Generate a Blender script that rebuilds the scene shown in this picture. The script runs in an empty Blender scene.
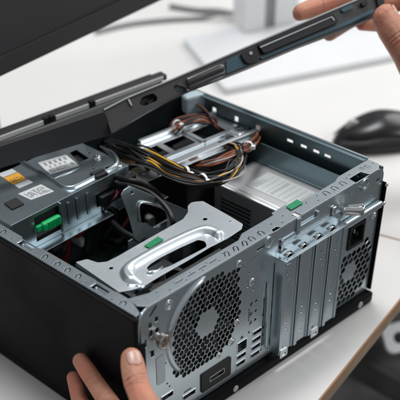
import bpy, bmesh, math, random
from mathutils import Vector, Matrix
from mathutils.geometry import delaunay_2d_cdt
random.seed(7)
S = bpy.context.scene
COL = S.collection
R = math.radians
# ---------------------------------------------------------------- camera
CP = Vector((-0.473564, -0.549979, 0.660199))
CE = (0.6957779, 0.0754667, -0.722368)
FPX, PX, PY = 966.955, -93.980, 379.915
cd = bpy.data.cameras.new('camera'); cam = bpy.data.objects.new('camera', cd); COL.objects.link(cam)
cam.location = CP; cam.rotation_euler = CE
cd.sensor_width = 36; cd.lens = FPX/400*36
cd.shift_x = -PX/400; cd.shift_y = PY/400
cd.clip_start = 0.02; cd.clip_end = 60
cd.dof.use_dof = True; cd.dof.focus_distance = 0.955; cd.dof.aperture_fstop = 5.2
S.camera = cam
CM = Matrix.Rotation(CE[2], 3, 'Z') @ Matrix.Rotation(CE[1], 3, 'Y') @ Matrix.Rotation(CE[0], 3, 'X')
# ---------------------------------------------------------------- light
W = bpy.data.worlds.new('World'); S.world = W; W.use_nodes = True
bg = W.node_tree.nodes['Background']; bg.inputs[0].default_value = (0.93, 0.96, 1.0, 1); bg.inputs[1].default_value = 0.33
def area(name, loc, target, sx, sy, power, col):
    l = bpy.data.lights.new(name, 'AREA'); l.shape = 'RECTANGLE'; l.size = sx; l.size_y = sy
    l.energy = power; l.color = col
    o = bpy.data.objects.new(name, l); COL.objects.link(o); o.location = loc
    o.rotation_euler = (Vector(target)-Vector(loc)).to_track_quat('-Z', 'Y').to_euler()
    return o
area('window_light', (2.6, 0.35, 1.7), (0.3, 0.2, 0), 1.7, 1.5, 34, (1, 0.975, 0.94))
area('front_fill', (1.3, -1.7, 1.5), (0.25, 0, 0.05), 1.0, 0.7, 17, (0.96, 0.98, 1))  # added fill, no real lamp: brightens the front desk and rear panel
area('ceiling_light', (0.55, 0.85, 2.5), (0.25, 0.1, 0), 1.0, 0.7, 42, (0.97, 0.985, 1))
S.view_settings.view_transform = 'Standard'; S.view_settings.look = 'None'
S.view_settings.exposure = 0.0; S.view_settings.gamma = 1
S.render.resolution_x = 1024; S.render.resolution_y = 1024
S.render.engine = 'CYCLES'

def ray(px, py):
    return CM @ Vector(((px-200-PX)/FPX, -(py-200-PY)/FPX, -1.0))
def U(px, py, ax, val):
    "where the sight line through a photo point meets the plane axis=val"
    d = ray(px, py); return CP + d*((val-CP[ax])/d[ax])
def UD(px, py, depth):
    return CP + ray(px, py)*depth

# ---------------------------------------------------------------- materials
def mat(name, base, rough=0.5, metal=0.0, noise=0.0, nscale=40, bump=0.0, bscale=300, rvar=0.0, bevel=0.0, col2=None, **kw):
    m = bpy.data.materials.new(name); m.use_nodes = True
    nt = m.node_tree; b = nt.nodes['Principled BSDF']
    b.inputs['Roughness'].default_value = rough; b.inputs['Metallic'].default_value = metal
    b.inputs['Base Color'].default_value = (*base, 1)
    for k, v in kw.items():
        b.inputs[k.replace('_', ' ')].default_value = v
    tc = nt.nodes.new('ShaderNodeTexCoord')
    if noise or rvar:
        n = nt.nodes.new('ShaderNodeTexNoise'); n.inputs['Scale'].default_value = nscale; n.inputs['Detail'].default_value = 6
        nt.links.new(tc.outputs['Object'], n.inputs['Vector'])
    if noise:
        r = nt.nodes.new('ShaderNodeValToRGB')
        c2 = col2 or tuple(min(1, c*(1+noise)) for c in base)
        r.color_ramp.elements[0].position = 0.3; r.color_ramp.elements[1].position = 0.7
        r.color_ramp.elements[0].color = (*[c*(1-noise) for c in base], 1); r.color_ramp.elements[1].color = (*c2, 1)
        nt.links.new(n.outputs['Fac'], r.inputs['Fac']); nt.links.new(r.outputs['Color'], b.inputs['Base Color'])
    if rvar:
        mr = nt.nodes.new('ShaderNodeMapRange'); mr.inputs['To Min'].default_value = rough-rvar; mr.inputs['To Max'].default_value = rough+rvar
        mr.inputs['From Min'].default_value = 0.3; mr.inputs['From Max'].default_value = 0.7
        nt.links.new(n.outputs['Fac'], mr.inputs['Value']); nt.links.new(mr.outputs['Result'], b.inputs['Roughness'])
    nrm = None
    if bevel:
        bv = nt.nodes.new('ShaderNodeBevel'); bv.samples = 4; bv.inputs['Radius'].default_value = bevel; nrm = bv.outputs['Normal']
    if bump:
        n2 = nt.nodes.new('ShaderNodeTexNoise'); n2.inputs['Scale'].default_value = bscale; n2.inputs['Detail'].default_value = 4
        nt.links.new(tc.outputs['Object'], n2.inputs['Vector'])
        bp = nt.nodes.new('ShaderNodeBump'); bp.inputs['Strength'].default_value = bump; bp.inputs['Distance'].default_value = 0.001
        nt.links.new(n2.outputs['Fac'], bp.inputs['Height'])
        if nrm: nt.links.new(nrm, bp.inputs['Normal'])
        nrm = bp.outputs['Normal']
    if nrm: nt.links.new(nrm, b.inputs['Normal'])
    return m
def galv(name, base, rough):
    "zinc-coated sheet steel: spangle of slightly different roughness and tone"
    m = bpy.data.materials.new(name); m.use_nodes = True; nt = m.node_tree; b = nt.nodes['Principled BSDF']
    b.inputs['Metallic'].default_value = 0.92
    tc = nt.nodes.new('ShaderNodeTexCoord')
    v = nt.nodes.new('ShaderNodeTexVoronoi'); v.inputs['Scale'].default_value = 420
    n = nt.nodes.new('ShaderNodeTexNoise'); n.inputs['Scale'].default_value = 9; n.inputs['Detail'].default_value = 3
    nt.links.new(tc.outputs['Object'], v.inputs['Vector']); nt.links.new(tc.outputs['Object'], n.inputs['Vector'])
    sp = nt.nodes.new('ShaderNodeSeparateColor'); nt.links.new(v.outputs['Color'], sp.inputs['Color'])
    ad = nt.nodes.new('ShaderNodeMath'); ad.operation = 'MULTIPLY_ADD'; ad.inputs[1].default_value = 0.12
    nt.links.new(sp.outputs[0], ad.inputs[0]); nt.links.new(n.outputs['Fac'], ad.inputs[2])
    r = nt.nodes.new('ShaderNodeValToRGB'); r.color_ramp.elements[0].position = 0.35; r.color_ramp.elements[1].position = 0.85
    r.color_ramp.elements[0].color = (*[c*0.96 for c in base], 1); r.color_ramp.elements[1].color = (*[min(1, c*1.04) for c in base], 1)
    nt.links.new(ad.outputs[0], r.inputs['Fac']); nt.links.new(r.outputs['Color'], b.inputs['Base Color'])
    mr = nt.nodes.new('ShaderNodeMapRange'); mr.inputs['From Min'].default_value = 0.35; mr.inputs['From Max'].default_value = 0.85
    mr.inputs['To Min'].default_value = rough-0.03; mr.inputs['To Max'].default_value = rough+0.03
    nt.links.new(ad.outputs[0], mr.inputs['Value']); nt.links.new(mr.outputs['Result'], b.inputs['Roughness'])
    bv = nt.nodes.new('ShaderNodeBevel'); bv.samples = 4; bv.inputs['Radius'].default_value = 0.0007
    n2 = nt.nodes.new('ShaderNodeTexNoise'); n2.inputs['Scale'].default_value = 18; n2.inputs['Detail'].default_value = 3
    nt.links.new(tc.outputs['Object'], n2.inputs['Vector'])
    bp = nt.nodes.new('ShaderNodeBump'); bp.inputs['Strength'].default_value = 0.04; bp.inputs['Distance'].default_value = 0.0012
    nt.links.new(n2.outputs['Fac'], bp.inputs['Height']); nt.links.new(bv.outputs['Normal'], bp.inputs['Normal'])
    nt.links.new(bp.outputs['Normal'], b.inputs['Normal'])
    return m
M = {}
M['steel'] = galv('galvanised_steel', (0.53, 0.60, 0.635), 0.29)
M['steel_in'] = galv('inner_steel', (0.60, 0.67, 0.71), 0.28)
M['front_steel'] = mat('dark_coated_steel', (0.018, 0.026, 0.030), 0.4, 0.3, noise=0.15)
M['steel_plate'] = galv('plate_steel', (0.66, 0.71, 0.74), 0.37)
M['steel_light'] = galv('light_steel', (0.78, 0.83, 0.86), 0.30)
M['steel_cage'] = galv('cage_steel', (0.38, 0.45, 0.48), 0.30)
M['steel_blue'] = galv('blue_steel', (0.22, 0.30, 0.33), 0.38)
M['bright'] = mat('bright_steel', (0.75, 0.76, 0.76), 0.2, 1.0, rvar=0.05)
M['nickel'] = mat('nickel', (0.55, 0.50, 0.44), 0.25, 1.0, rvar=0.06, nscale=200)
M['psu'] = galv('power_supply_case', (0.80, 0.80, 0.80), 0.42)
M['black'] = mat('black_painted_steel', (0.0035, 0.0035, 0.004), 0.46, 0, bump=0.35, bscale=1900, rvar=0.10, nscale=14, Specular_IOR_Level=0.08)
M['plastic'] = mat('black_plastic', (0.011, 0.011, 0.012), 0.42, 0, bump=0.2, bscale=1500, bevel=0.0006, Specular_IOR_Level=0.3)
M['plastic_grey'] = mat('dark_grey_plastic', (0.036, 0.035, 0.036), 0.42, 0, bump=0.2, bscale=1800, bevel=0.0008, Specular_IOR_Level=0.4)
M['gloss_grey'] = mat('satin_grey_plastic', (0.060, 0.058, 0.060), 0.24, 0, bump=0.15, bscale=1800)
M['gloss'] = mat('glossy_black', (0.012, 0.012, 0.013), 0.18, 0, bevel=0.0005)
M['rim'] = mat('satin_rim', (0.40, 0.40, 0.40), 0.4, 0.3)
M['trim'] = mat('silver_trim', (0.66, 0.66, 0.64), 0.4, 0.2)
M['hole'] = mat('socket_interior', (0.006, 0.006, 0.007), 0.6)
M['tongue'] = mat('grey_tongue', (0.20, 0.20, 0.205), 0.4)
M['pcb'] = mat('circuit_board', (0.020, 0.034, 0.032), 0.4, 0, noise=0.5, nscale=90)
M['chip'] = mat('chip', (0.02, 0.02, 0.022), 0.4)
M['alu'] = mat('aluminium', (0.35, 0.36, 0.37), 0.4, 0.9)
M['paper'] = mat('paper_label', (0.62, 0.64, 0.64), 0.5, 0, noise=0.03, nscale=60)
M['orange'] = mat('orange_label', (0.72, 0.36, 0.03), 0.5, noise=0.05)
M['ink'] = mat('ink', (0.03, 0.03, 0.035), 0.6)
M['green'] = mat('green_sticker', (0.0, 0.22, 0.085), 0.45, noise=0.08, nscale=80)
M['green_plastic'] = mat('green_plastic', (0.0, 0.42, 0.12), 0.35, bevel=0.0005, Subsurface_Weight=0.0)
M['pale_plastic'] = mat('pale_blue_plastic', (0.45, 0.56, 0.60), 0.4)
M['white_plastic'] = mat('white_plastic', (0.80, 0.81, 0.81), 0.4, bevel=0.0004)
M['teal_plastic'] = mat('teal_metal', (0.045, 0.085, 0.105), 0.35, 0.5, bump=0.15, bscale=900, bevel=0.0005)
for k, c in dict(black=(0.012, 0.012, 0.013), yellow=(0.85, 0.46, 0.03), orange=(0.33, 0.095, 0.035), brown=(0.16, 0.055, 0.03), white=(0.42, 0.38, 0.35), red=(0.35, 0.015, 0.03), pink=(0.33, 0.16, 0.12)).items():
    M['w_'+k] = mat('wire_'+k, c, 0.40, Specular_IOR_Level=0.35)
M['desk'] = mat('desk_laminate', (0.735, 0.725, 0.705), 0.42, 0, noise=0.015, nscale=7, bump=0.06, bscale=900, rvar=0.03)
M['edge'] = mat('desk_edge_band', (0.36, 0.19, 0.10), 0.55, 0, noise=0.18, nscale=12)
M['ply'] = mat('plywood_edge', (0.30, 0.22, 0.15), 0.6, 0, noise=0.25, nscale=25)
M['carpet'] = mat('carpet', (0.115, 0.113, 0.115), 0.95, 0, noise=0.55, nscale=9, bump=0.8, bscale=160)
M['screen'] = mat('monitor_back', (0.040, 0.040, 0.043), 0.34, 0, rvar=0.03, nscale=5, bump=0.1, bscale=1500)
M['stand'] = mat('stand_silver', (0.76, 0.77, 0.78), 0.45, 0.1, noise=0.03, nscale=8, bevel=0.002)
M['cord'] = mat('grey_cord', (0.22, 0.22, 0.22), 0.5)
M['mouse'] = mat('mouse_shell', (0.009, 0.009, 0.010), 0.30, 0, bevel=0.0006)
M['mouse_side'] = mat('mouse_side', (0.02, 0.02, 0.022), 0.6, 0, bump=0.3, bscale=1200)

def skinmat(name, base):
    m = bpy.data.materials.new(name); m.use_nodes = True; nt = m.node_tree; b = nt.nodes['Principled BSDF']
    b.inputs['Roughness'].default_value = 0.5; b.inputs['Specular IOR Level'].default_value = 0.4; b.inputs['Subsurface Weight'].default_value = 0.18
    b.inputs['Subsurface Radius'].default_value = (0.006, 0.0025, 0.0012); b.inputs['Subsurface Scale'].default_value = 1.0
    tc = nt.nodes.new('ShaderNodeTexCoord')
    n = nt.nodes.new('ShaderNodeTexNoise'); n.inputs['Scale'].default_value = 70; n.inputs['Detail'].default_value = 7
    nt.links.new(tc.outputs['Object'], n.inputs['Vector'])
    r = nt.nodes.new('ShaderNodeValToRGB'); r.color_ramp.elements[0].position = 0.3; r.color_ramp.elements[1].position = 0.72
    r.color_ramp.elements[0].color = (base[0]*0.78, base[1]*0.66, base[2]*0.62, 1); r.color_ramp.elements[1].color = (*base, 1)
    nt.links.new(n.outputs['Fac'], r.inputs['Fac']); nt.links.new(r.outputs['Color'], b.inputs['Base Color'])
    n3 = nt.nodes.new('ShaderNodeTexNoise'); n3.inputs['Scale'].default_value = 38; n3.inputs['Detail'].default_value = 3
    nt.links.new(tc.outputs['Object'], n3.inputs['Vector'])
    r3 = nt.nodes.new('ShaderNodeMapRange'); r3.inputs['From Min'].default_value = 0.42; r3.inputs['From Max'].default_value = 0.7; r3.inputs['To Max'].default_value = 0.95
    nt.links.new(n3.outputs['Fac'], r3.inputs['Value'])
    mx = nt.nodes.new('ShaderNodeMix'); mx.data_type = 'RGBA'; mx.inputs[7].default_value = (base[0]*0.98, base[1]*0.70, base[2]*0.66, 1)
    nt.links.new(r3.outputs['Result'], mx.inputs[0]); nt.links.new(r.outputs['Color'], mx.inputs[6]); nt.links.new(mx.outputs[2], b.inputs['Base Color'])
    v = nt.nodes.new('ShaderNodeTexVoronoi'); v.inputs['Scale'].default_value = 1100; v.feature = 'DISTANCE_TO_EDGE'
    nt.links.new(tc.outputs['Object'], v.inputs['Vector'])
    n2 = nt.nodes.new('ShaderNodeTexNoise'); n2.inputs['Scale'].default_value = 260; n2.inputs['Detail'].default_value = 5; n2.inputs['Distortion'].default_value = 1.0
    nt.links.new(tc.outputs['Object'], n2.inputs['Vector'])
    b1 = nt.nodes.new('ShaderNodeBump'); b1.inputs['Strength'].default_value = 0.45; b1.inputs['Distance'].default_value = 0.0004
    b2 = nt.nodes.new('ShaderNodeBump'); b2.inputs['Strength'].default_value = 0.8; b2.inputs['Distance'].default_value = 0.0009
    nt.links.new(v.outputs['Distance'], b1.inputs['Height']); nt.links.new(n2.outputs['Fac'], b2.inputs['Height'])
    nt.links.new(b1.outputs['Normal'], b2.inputs['Normal']); nt.links.new(b2.outputs['Normal'], b.inputs['Normal'])
    return m
M['skin'] = skinmat('skin', (0.60, 0.305, 0.205))
M['nail'] = mat('nail', (0.60, 0.355, 0.285), 0.30, noise=0.06, nscale=120)

# ---------------------------------------------------------------- mesh helpers
def link(name, bm, m, parent=None, smooth=False):
    me = bpy.data.meshes.new(name)
    bmesh.ops.recalc_face_normals(bm, faces=bm.faces)
    bm.to_mesh(me); bm.free()
    me.materials.append(M[m] if isinstance(m, str) else m)
    o = bpy.data.objects.new(name, me); COL.objects.link(o)
    if smooth:
        for p in me.polygons: p.use_smooth = True
    if parent: o.parent = parent
    return o
def link_each(name, bm, m, parent, smooth=False):
    "one object per separate piece"
    seen = set(); bm.verts.ensure_lookup_table(); bm.verts.index_update(); bm.faces.ensure_lookup_table(); out = []
    for v0 in bm.verts:
        if v0.index in seen: continue
        st = [v0]; seen.add(v0.index); isl = []
        while st:
            v = st.pop(); isl.append(v)
            for e in v.link_edges:
                w = e.other_vert(v)
                if w.index not in seen: seen.add(w.index); st.append(w)
        b2 = B(); mp = {v.index: b2.verts.new(v.co) for v in isl}
        for f in {f for v in isl for f in v.link_faces}: b2.faces.new([mp[v.index] for v in f.verts])
        out.append(link(name, b2, m, parent, smooth))
    bm.free(); return out
def thing(name, label, cat, loc=(0, 0, 0), group=None):
    o = bpy.data.objects.new(name, None); COL.objects.link(o); o.location = loc; o['label'] = label; o['category'] = cat
    o.empty_display_size = 0.01
    if group: o['group'] = group
    return o
def box(bm, x0, x1, y0, y1, z0, z1, mtx=None, bev=0.0):
    vs = [Vector((x, y, z)) for x in (x0, x1) for y in (y0, y1) for z in (z0, z1)]
    if mtx: vs = [mtx @ v for v in vs]
    v = [bm.verts.new(p) for p in vs]
    fs = [bm.faces.new([v[i] for i in q]) for q in ((0, 1, 3, 2), (4, 6, 7, 5), (0, 4, 5, 1), (2, 3, 7, 6), (0, 2, 6, 4), (1, 5, 7, 3))]
    if bev:
        es = list({e for f in fs for e in f.edges})
        bmesh.ops.bevel(bm, geom=es, offset=bev, segments=2, affect='EDGES', profile=0.5)
def frame(o, ex, ey):
    "matrix: local x -> ex, local y -> ey, local z -> ex x ey"
    ex = Vector(ex).normalized(); ey = Vector(ey); ey = (ey-ex*ey.dot(ex)).normalized(); ez = ex.cross(ey)
    return Matrix(((ex.x, ey.x, ez.x, o[0]), (ex.y, ey.y, ez.y, o[1]), (ex.z, ey.z, ez.z, o[2]), (0, 0, 0, 1)))
REAR = frame((0, 0, 0), (1, 0, 0), (0, 0, 1))       # local (x,z), local z -> -Y (outwards)
def TOP(z): return frame((0, 0, z), (1, 0, 0), (0, 1, 0))
def area2(p): return sum(p[i][0]*p[(i+1) % len(p)][1]-p[(i+1) % len(p)][0]*p[i][1] for i in range(len(p)))/2
def plate(bm, outer, holes, t, mtx, z=0.0):
    "flat sheet with real openings, thickness t, front face at local z"
    pts = []; faces = []
    for lp in [outer]+list(holes):
        lp = [tuple(q) for q in lp]
        if area2(lp) < 0: lp = lp[::-1]
        faces.append(list(range(len(pts), len(pts)+len(lp)))); pts += lp
    vo, eo, fo, ov, oe, of = delaunay_2d_cdt([Vector(q) for q in pts], [], faces, 0, 1e-7)
    keep = [f for f, ids in zip(fo, of) if 0 in ids and len(ids) == 1]
    a = {}; b = {}
    def va(i):
        if i not in a: a[i] = bm.verts.new(mtx @ Vector((vo[i][0], vo[i][1], z)))
        return a[i]
    def vb(i):
        if i not in b: b[i] = bm.verts.new(mtx @ Vector((vo[i][0], vo[i][1], z-t)))
        return b[i]
    cnt = {}
    for f in keep:
        bm.faces.new([va(i) for i in f]); bm.faces.new([vb(i) for i in reversed(f)])
        for k in range(3):
            e = (f[k], f[(k+1) % 3]); cnt[e] = 1
    for (i, j) in cnt:
        if (j, i) not in cnt: bm.faces.new([va(j), va(i), vb(i), vb(j)])
def ngon(cx, cy, r, n=6, a0=0.0, sy=1.0):
    return [(cx+r*math.cos(a0+2*math.pi*k/n), cy+r*sy*math.sin(a0+2*math.pi*k/n)) for k in range(n)]
def rect(x0, x1, y0, y1): return [(x0, y0), (x1, y0), (x1, y1), (x0, y1)]
def rrect(x0, x1, y0, y1, r, n=4, corners=(1, 1, 1, 1)):
    out = []
    for k, (cx, cy, a) in enumerate(((x0+r, y0+r, 180), (x1-r, y0+r, 270), (x1-r, y1-r, 0), (x0+r, y1-r, 90))):
        if corners[k]:
            out += [(cx+r*math.cos(R(a+90*i/n)), cy+r*math.sin(R(a+90*i/n))) for i in range(n+1)]
        else: out.append(((x0, y0), (x1, y0), (x1, y1), (x0, y1))[k])
    return out
def uhook(cx, cy, w, h, s=0.0012, ang=0):
    "thin U-shaped cut, arch towards +y"
    o = [(-w/2, -h/2), (-w/2, h/2-w/2)]+[(w/2*math.cos(R(a)), h/2-w/2+w/2*math.sin(R(a))) for a in (150, 120, 90, 60, 30)]+[(w/2, h/2-w/2), (w/2, -h/2)]
    w2 = w/2-s
    i = [(w2, -h/2), (w2, h/2-w/2)]+[(w2*math.cos(R(a)), h/2-w/2+w2*math.sin(R(a))) for a in (45, 90, 135)]+[(-w2, h/2-w/2), (-w2, -h/2)]
    c, s_ = math.cos(R(ang)), math.sin(R(ang))
    return [(cx+x*c-y*s_, cy+x*s_+y*c) for x, y in o+i]
def cyl(bm, c, axis, r, h, n=24, r2=None, cap=True):
    axis = Vector(axis).normalized(); t = axis.orthogonal().normalized(); u = axis.cross(t); r2 = r if r2 is None else r2; c = Vector(c)
    A = [bm.verts.new(c+(t*math.cos(2*math.pi*k/n)+u*math.sin(2*math.pi*k/n))*r) for k in range(n)]
    B = [bm.verts.new(c+axis*h+(t*math.cos(2*math.pi*k/n)+u*math.sin(2*math.pi*k/n))*r2) for k in range(n)]
    for k in range(n): bm.faces.new([A[k], A[(k+1) % n], B[(k+1) % n], B[k]])
    if cap: bm.faces.new(A[::-1]); bm.faces.new(B)
def revolve(bm, c, axis, prof, n=32):
    "prof: list of (radius, height) along axis, open profile; radius 0 closes"
    axis = Vector(axis).normalized(); t = axis.orthogonal().normalized(); u = axis.cross(t); c = Vector(c); rings = []
    for r, h in prof:
        if r <= 1e-6: rings.append([bm.verts.new(c+axis*h)]*n)
        else: rings.append([bm.verts.new(c+axis*h+(t*math.cos(2*math.pi*k/n)+u*math.sin(2*math.pi*k/n))*r) for k in range(n)])
    for a, b in zip(rings, rings[1:]):
        for k in range(n):
            q = [a[k], a[(k+1) % n], b[(k+1) % n], b[k]]; q2 = []
            for v in q:
                if v not in q2: q2.append(v)
            if len(q2) > 2: bm.faces.new(q2)
def spline(pts, n=10):
    pts = [Vector(p) for p in pts]; out = []
    P = [pts[0]*2-pts[1]]+pts+[pts[-1]*2-pts[-2]]
    for i in range(1, len(P)-2):
        for k in range(n):
            t = k/n
            out.append(0.5*((2*P[i])+(P[i+1]-P[i-1])*t+(2*P[i-1]-5*P[i]+4*P[i+1]-P[i+2])*t*t+(3*P[i]-P[i-1]-3*P[i+1]+P[i+2])*t**3))
    return out+[pts[-1]]
def tube(bm, pts, r, n=8, sm=10, flat=1.0):
    pts = spline(pts, sm); rings = []; up = None
    for i, p in enumerate(pts):
        d = (pts[min(i+1, len(pts)-1)]-pts[max(i-1, 0)]).normalized()
        up = d.orthogonal().normalized() if up is None else (up-d*up.dot(d)).normalized()
        s = d.cross(up)
        rings.append([bm.verts.new(p+(up*math.cos(2*math.pi*k/n)+s*math.sin(2*math.pi*k/n)*flat)*r) for k in range(n)])
    for a, b in zip(rings, rings[1:]):
        for k in range(n): bm.faces.new([a[k], a[(k+1) % n], b[(k+1) % n], b[k]])
    bm.faces.new(rings[0][::-1]); bm.faces.new(rings[-1])
def rrpx(l, k=4, cap=3.0):
    "round the corners of a pixel polygon"
    out = []
    for i, p in enumerate(l):
        a = Vector(l[i-1]); b = Vector(p); c = Vector(l[(i+1) % len(l)])
        ra = min(cap, (a-b).length*.35); rc = min(cap, (c-b).length*.35)
        s = b+(a-b).normalized()*ra; e = b+(c-b).normalized()*rc
        for j in range(k+1):
            t = j/k; out.append(tuple((s*(1-t)**2+b*2*t*(1-t)+e*t*t)))
    return out
def pts(pp, z): return [tuple(U(a, b, 2, z)[:2]) for a, b in pp]
def B(): return bmesh.new()
def obox(name, m, parent, *a, **k):
    bm = B(); box(bm, *a, **k); return link(name, bm, m, parent)

# ================================================================ SETTING
bm = B(); box(bm, -6, 6, -6, 6, -0.74, -0.72); fl = link('floor', bm, 'carpet'); fl['kind'] = 'structure'
# two desks side by side: seam direction and front edge direction read from the photograph
F0 = Vector((0.194, -0.071, 0)); FD = Vector((0.970, 0.243, 0)).normalized(); SD = Vector((-FD.y, FD.x, 0))
def desk(name, a, b, label):
    t = thing(name, label, 'desk', F0+FD*a)
    def P(u, v, z): return F0+FD*u+SD*v+Vector((0, 0, z))-t.location
    def slab(nm, m, u0, u1, v0, v1, z0, z1, bv=0.0):
        bm = B(); mt = Matrix.Translation(-t.location) @ frame(F0, FD, SD); box(bm, u0, u1, v0, v1, z0, z1, mt, bev=bv); return link(nm, bm, m, t)
    slab('desk_top', 'desk', a+0.0012, b-0.0012, 0.0012, 1.6, -0.019, 0.0)
    slab('edge_band', 'edge', a+0.0012, b-0.0012, -0.0008, 0.0012, -0.0045, -0.0002)
    slab('board_core', 'ply', a+0.0012, b-0.0012, -0.0004, 0.0012, -0.019, -0.0046)
    slab('side_band', 'edge', a, a+0.0012, 0, 1.6, -0.022, -0.0004)
    slab('side_band', 'edge', b-0.0012, b, 0, 1.6, -0.022, -0.0004)
    for u in (a+0.08, b-0.08):
        for v in (0.35, 1.5): slab('leg', 'stand', u-0.02, u+0.02, v-0.02, v+0.02, -0.72, -0.022)
    return t
us = (Vector((0.462, 0.047, 0))-F0).dot(FD)
desk('desk', us-1.6, us-0.0003, 'white desk under the open computer, with a brown front edge')
desk('desk', us+0.0003, us+1.6, 'white desk beyond the seam, carrying the black mouse')

# ================================================================ COMPUTER
H = 0.158; XW = 0.338; YD = 0.285
pc = thing('desktop_computer', 'opened computer tower on its side, with black side panel, bare steel rear and exposed insides', 'computer')
# ---- rear panel
holes = []
FC = (0.0845, 0.102); RI = 0.0455; RO = 0.0545
def hexgrid(cx, cy, pitch, r, test, n=6):
    out = []; row = pitch*math.sqrt(3)/2
    for j in range(-12, 13):
        for i in range(-12, 13):
            x = cx+i*pitch+(pitch/2 if j % 2 else 0); y = cy+j*row
            if test(x, y): out.append(ngon(x, y, r, n, R(30)))
    return out
fan_disc = hexgrid(FC[0], FC[1], 0.0063, 0.0029, lambda x, y: math.hypot(x-FC[0], y-FC[1]) < RI-0.0028 and max(abs(x-FC[0]+0.2*(y-FC[1])), abs(y-FC[1])) > 0.0135)
def fantest(x, y):
    dx, dy = x-FC[0], y-FC[1]; r = math.hypot(dx, dy)
    if math.hypot(dx, dy) < 0.0165 or (dx > 0.0425 and r > 0.0475) or dx < -0.0455: return False
    return r < 0.0482 or (r < 0.0575 and ((dx > 0.012 and 0 < dy < 0.043) or (dx < -0.008 and -0.045 < dy < -0.02)))
fan_holes = hexgrid(FC[0], FC[1], 0.0063, 0.00325, fantest)
corner = hexgrid(FC[0], FC[1], 0.0063, 0.0028, lambda x, y: math.hypot(x-FC[0], y-FC[1]) > RO+0.0033 and ((FC[0]-0.045 < x < FC[0]-0.012 and FC[1]-0.052 < y < FC[1]-0.02) or (FC[0]+0.012 < x < FC[0]+0.043 and FC[1]+0.02 < y < FC[1]+0.052)))
corner = [c for c in corner if min(q[0] for q in c) > 0.037]
holes += fan_holes
# psu fan grille + socket + port openings
PF = (0.3015, 0.0535)
psu_h = hexgrid(PF[0], PF[1], 0.0078, 0.0040, lambda x, y: 0.0125 < math.hypot(x-PF[0], y-PF[1]) < 0.0385 and y > 0.018 and x < 0.3335 and x > 0.279 and not (x < 0.322 and y > 0.078))
holes += psu_h
SOCK = (0.291, 0.317, 0.083, 0.110)
holes.append(rect(*SOCK))
usb = [(0.1565, 0.0540), (0.156, 0.0450), (0.1555, 0.0360), (0.155, 0.0270), (0.134, 0.0365), (0.1333, 0.0275)]
for x, z in usb: holes.append(rect(x-0.0068, x+0.0068, z-0.0027, z+0.0027))
holes.append(rect(0.1275, 0.1415, 0.0425, 0.0545))           # network socket
for z in (0.092, 0.0805, 0.0700): holes.append(ngon(0.1530, z, 0.0017, 12))
holes.append(rect(0.021, 0.0375, 0.0435, 0.0495)); holes.append(rrect(0.050, 0.068, 0.0275, 0.0335, 0.0018, 2))
holes.append(rrect(0.0860, 0.1085, 0.0295, 0.0375, 0.002, 2))  # display port inside black plate
# slots and holes near the left corner
holes += [ngon(0.0120, 0.1285, 0.0028, 10, sy=1.4), rect(0.0095, 0.0135, 0.1345, 0.1405), rect(0.0175, 0.0215, 0.1375, 0.1430), rect(0.0175, 0.0220, 0.1255, 0.1305),
          rect(0.004, 0.0062, 0.117, 0.126), rect(0.0105, 0.0150, 0.102, 0.1095), rect(0.0090, 0.0118, 0.1085, 0.1100)]
holes += [[(0.0105, 0.1475), (0.0125, 0.1455), (0.0215, 0.1535), (0.0195, 0.1555)]]
for x, z in ((0.045, 0.1515), (0.037, 0.1525), (0.133, 0.139), (0.141, 0.129), (0.148, 0.107), (0.1485, 0.142), (0.1395, 0.1145), (0.164, 0.096), (0.164, 0.070), (0.0285, 0.088-0.002), (0.030, 0.061), (0.033, 0.056), (0.127, 0.0205), (0.2880, 0.149), (0.272, 0.150), (0.322, 0.133), (0.330, 0.104), (0.331, 0.0885), (0.3255, 0.118)):
    holes.append(ngon(x, z, 0.0011, 8))
holes.append(rect(0.150, 0.164, 0.1475, 0.1500)); holes.append(rect(0.3265, 0.3335, 0.1445, 0.1475)); holes.append(rrect(0.164, 0.166, 0.030, 0.090, 0.0009, 2))
holes.append(rect(0.1762, 0.2710, 0.0185, 0.1230))           # expansion slot window
outer = rrect(0.0, XW, 0.0145, H-0.0005, 0.010, 6, (0, 0, 1, 1))
bm = B(); plate(bm, outer, holes, 0.001, REAR)
rear = link('rear_panel', bm, 'steel', pc)
# embossed fan ring: protruding conical step and disc
def bead(r0, r1, a0, a1, h, nm):
    bm = B(); rows = []; n = 48
    for k in range(n+1):
        t = k/n; a = R(a0+(a1-a0)*t); e = min(1, 14*min(t, 1-t))**0.6; rm = (r0+r1)/2; w = (r1-r0)/2*(0.25+0.75*e)
        rows.append([bm.verts.new(REAR @ Vector((FC[0]+(rm+w*o)*math.cos(a), FC[1]+(rm+w*o)*math.sin(a), max(-0.0002, h*e*zz)))) for o, zz in ((-1, -0.1), (-.7, .55), (-.25, 1), (.25, .95), (.7, .45), (1, -0.1))])
    for p, q in zip(rows, rows[1:]):
        for k in range(5): bm.faces.new([p[k], q[k], q[k+1], p[k+1]])
    link(nm, bm, 'steel', rear, smooth=True)
bead(0.0478, 0.0545, 92, 226, 0.0034, 'fan_ring')
# rivets, dimples
bm = B()
for x, z, r in ((0.126, 0.1462, 0.0036), (0.1455, 0.1172, 0.0042), (0.1253, 0.0815, 0.0040), (0.118, 0.0625, 0.0046), (0.100, 0.0560, 0.0034)):
    revolve(bm, (x, 0, z), (0, -1, 0), [(r, 0.0), (r*0.95, 0.0012), (r*0.6, 0.0014), (r*0.45, 0.0006), (r*0.2, 0.0010), (0, 0.0012)], 20)
link_each('rivet', bm, 'bright', rear, smooth=True)
bm = B()
x, z = 0.035, 0.1475
for r0, r1 in ((0.0050, 0.0041), (0.0030, 0.0016)):
    revolve(bm, (x, 0, z), (0, -1, 0), [(r0, 0.0), (r0-0.0003, 0.0005), (r1+0.0002, 0.0005), (r1, 0.0)], 22)
link_each('ground_mark', bm, 'bright', rear, smooth=True)
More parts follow.
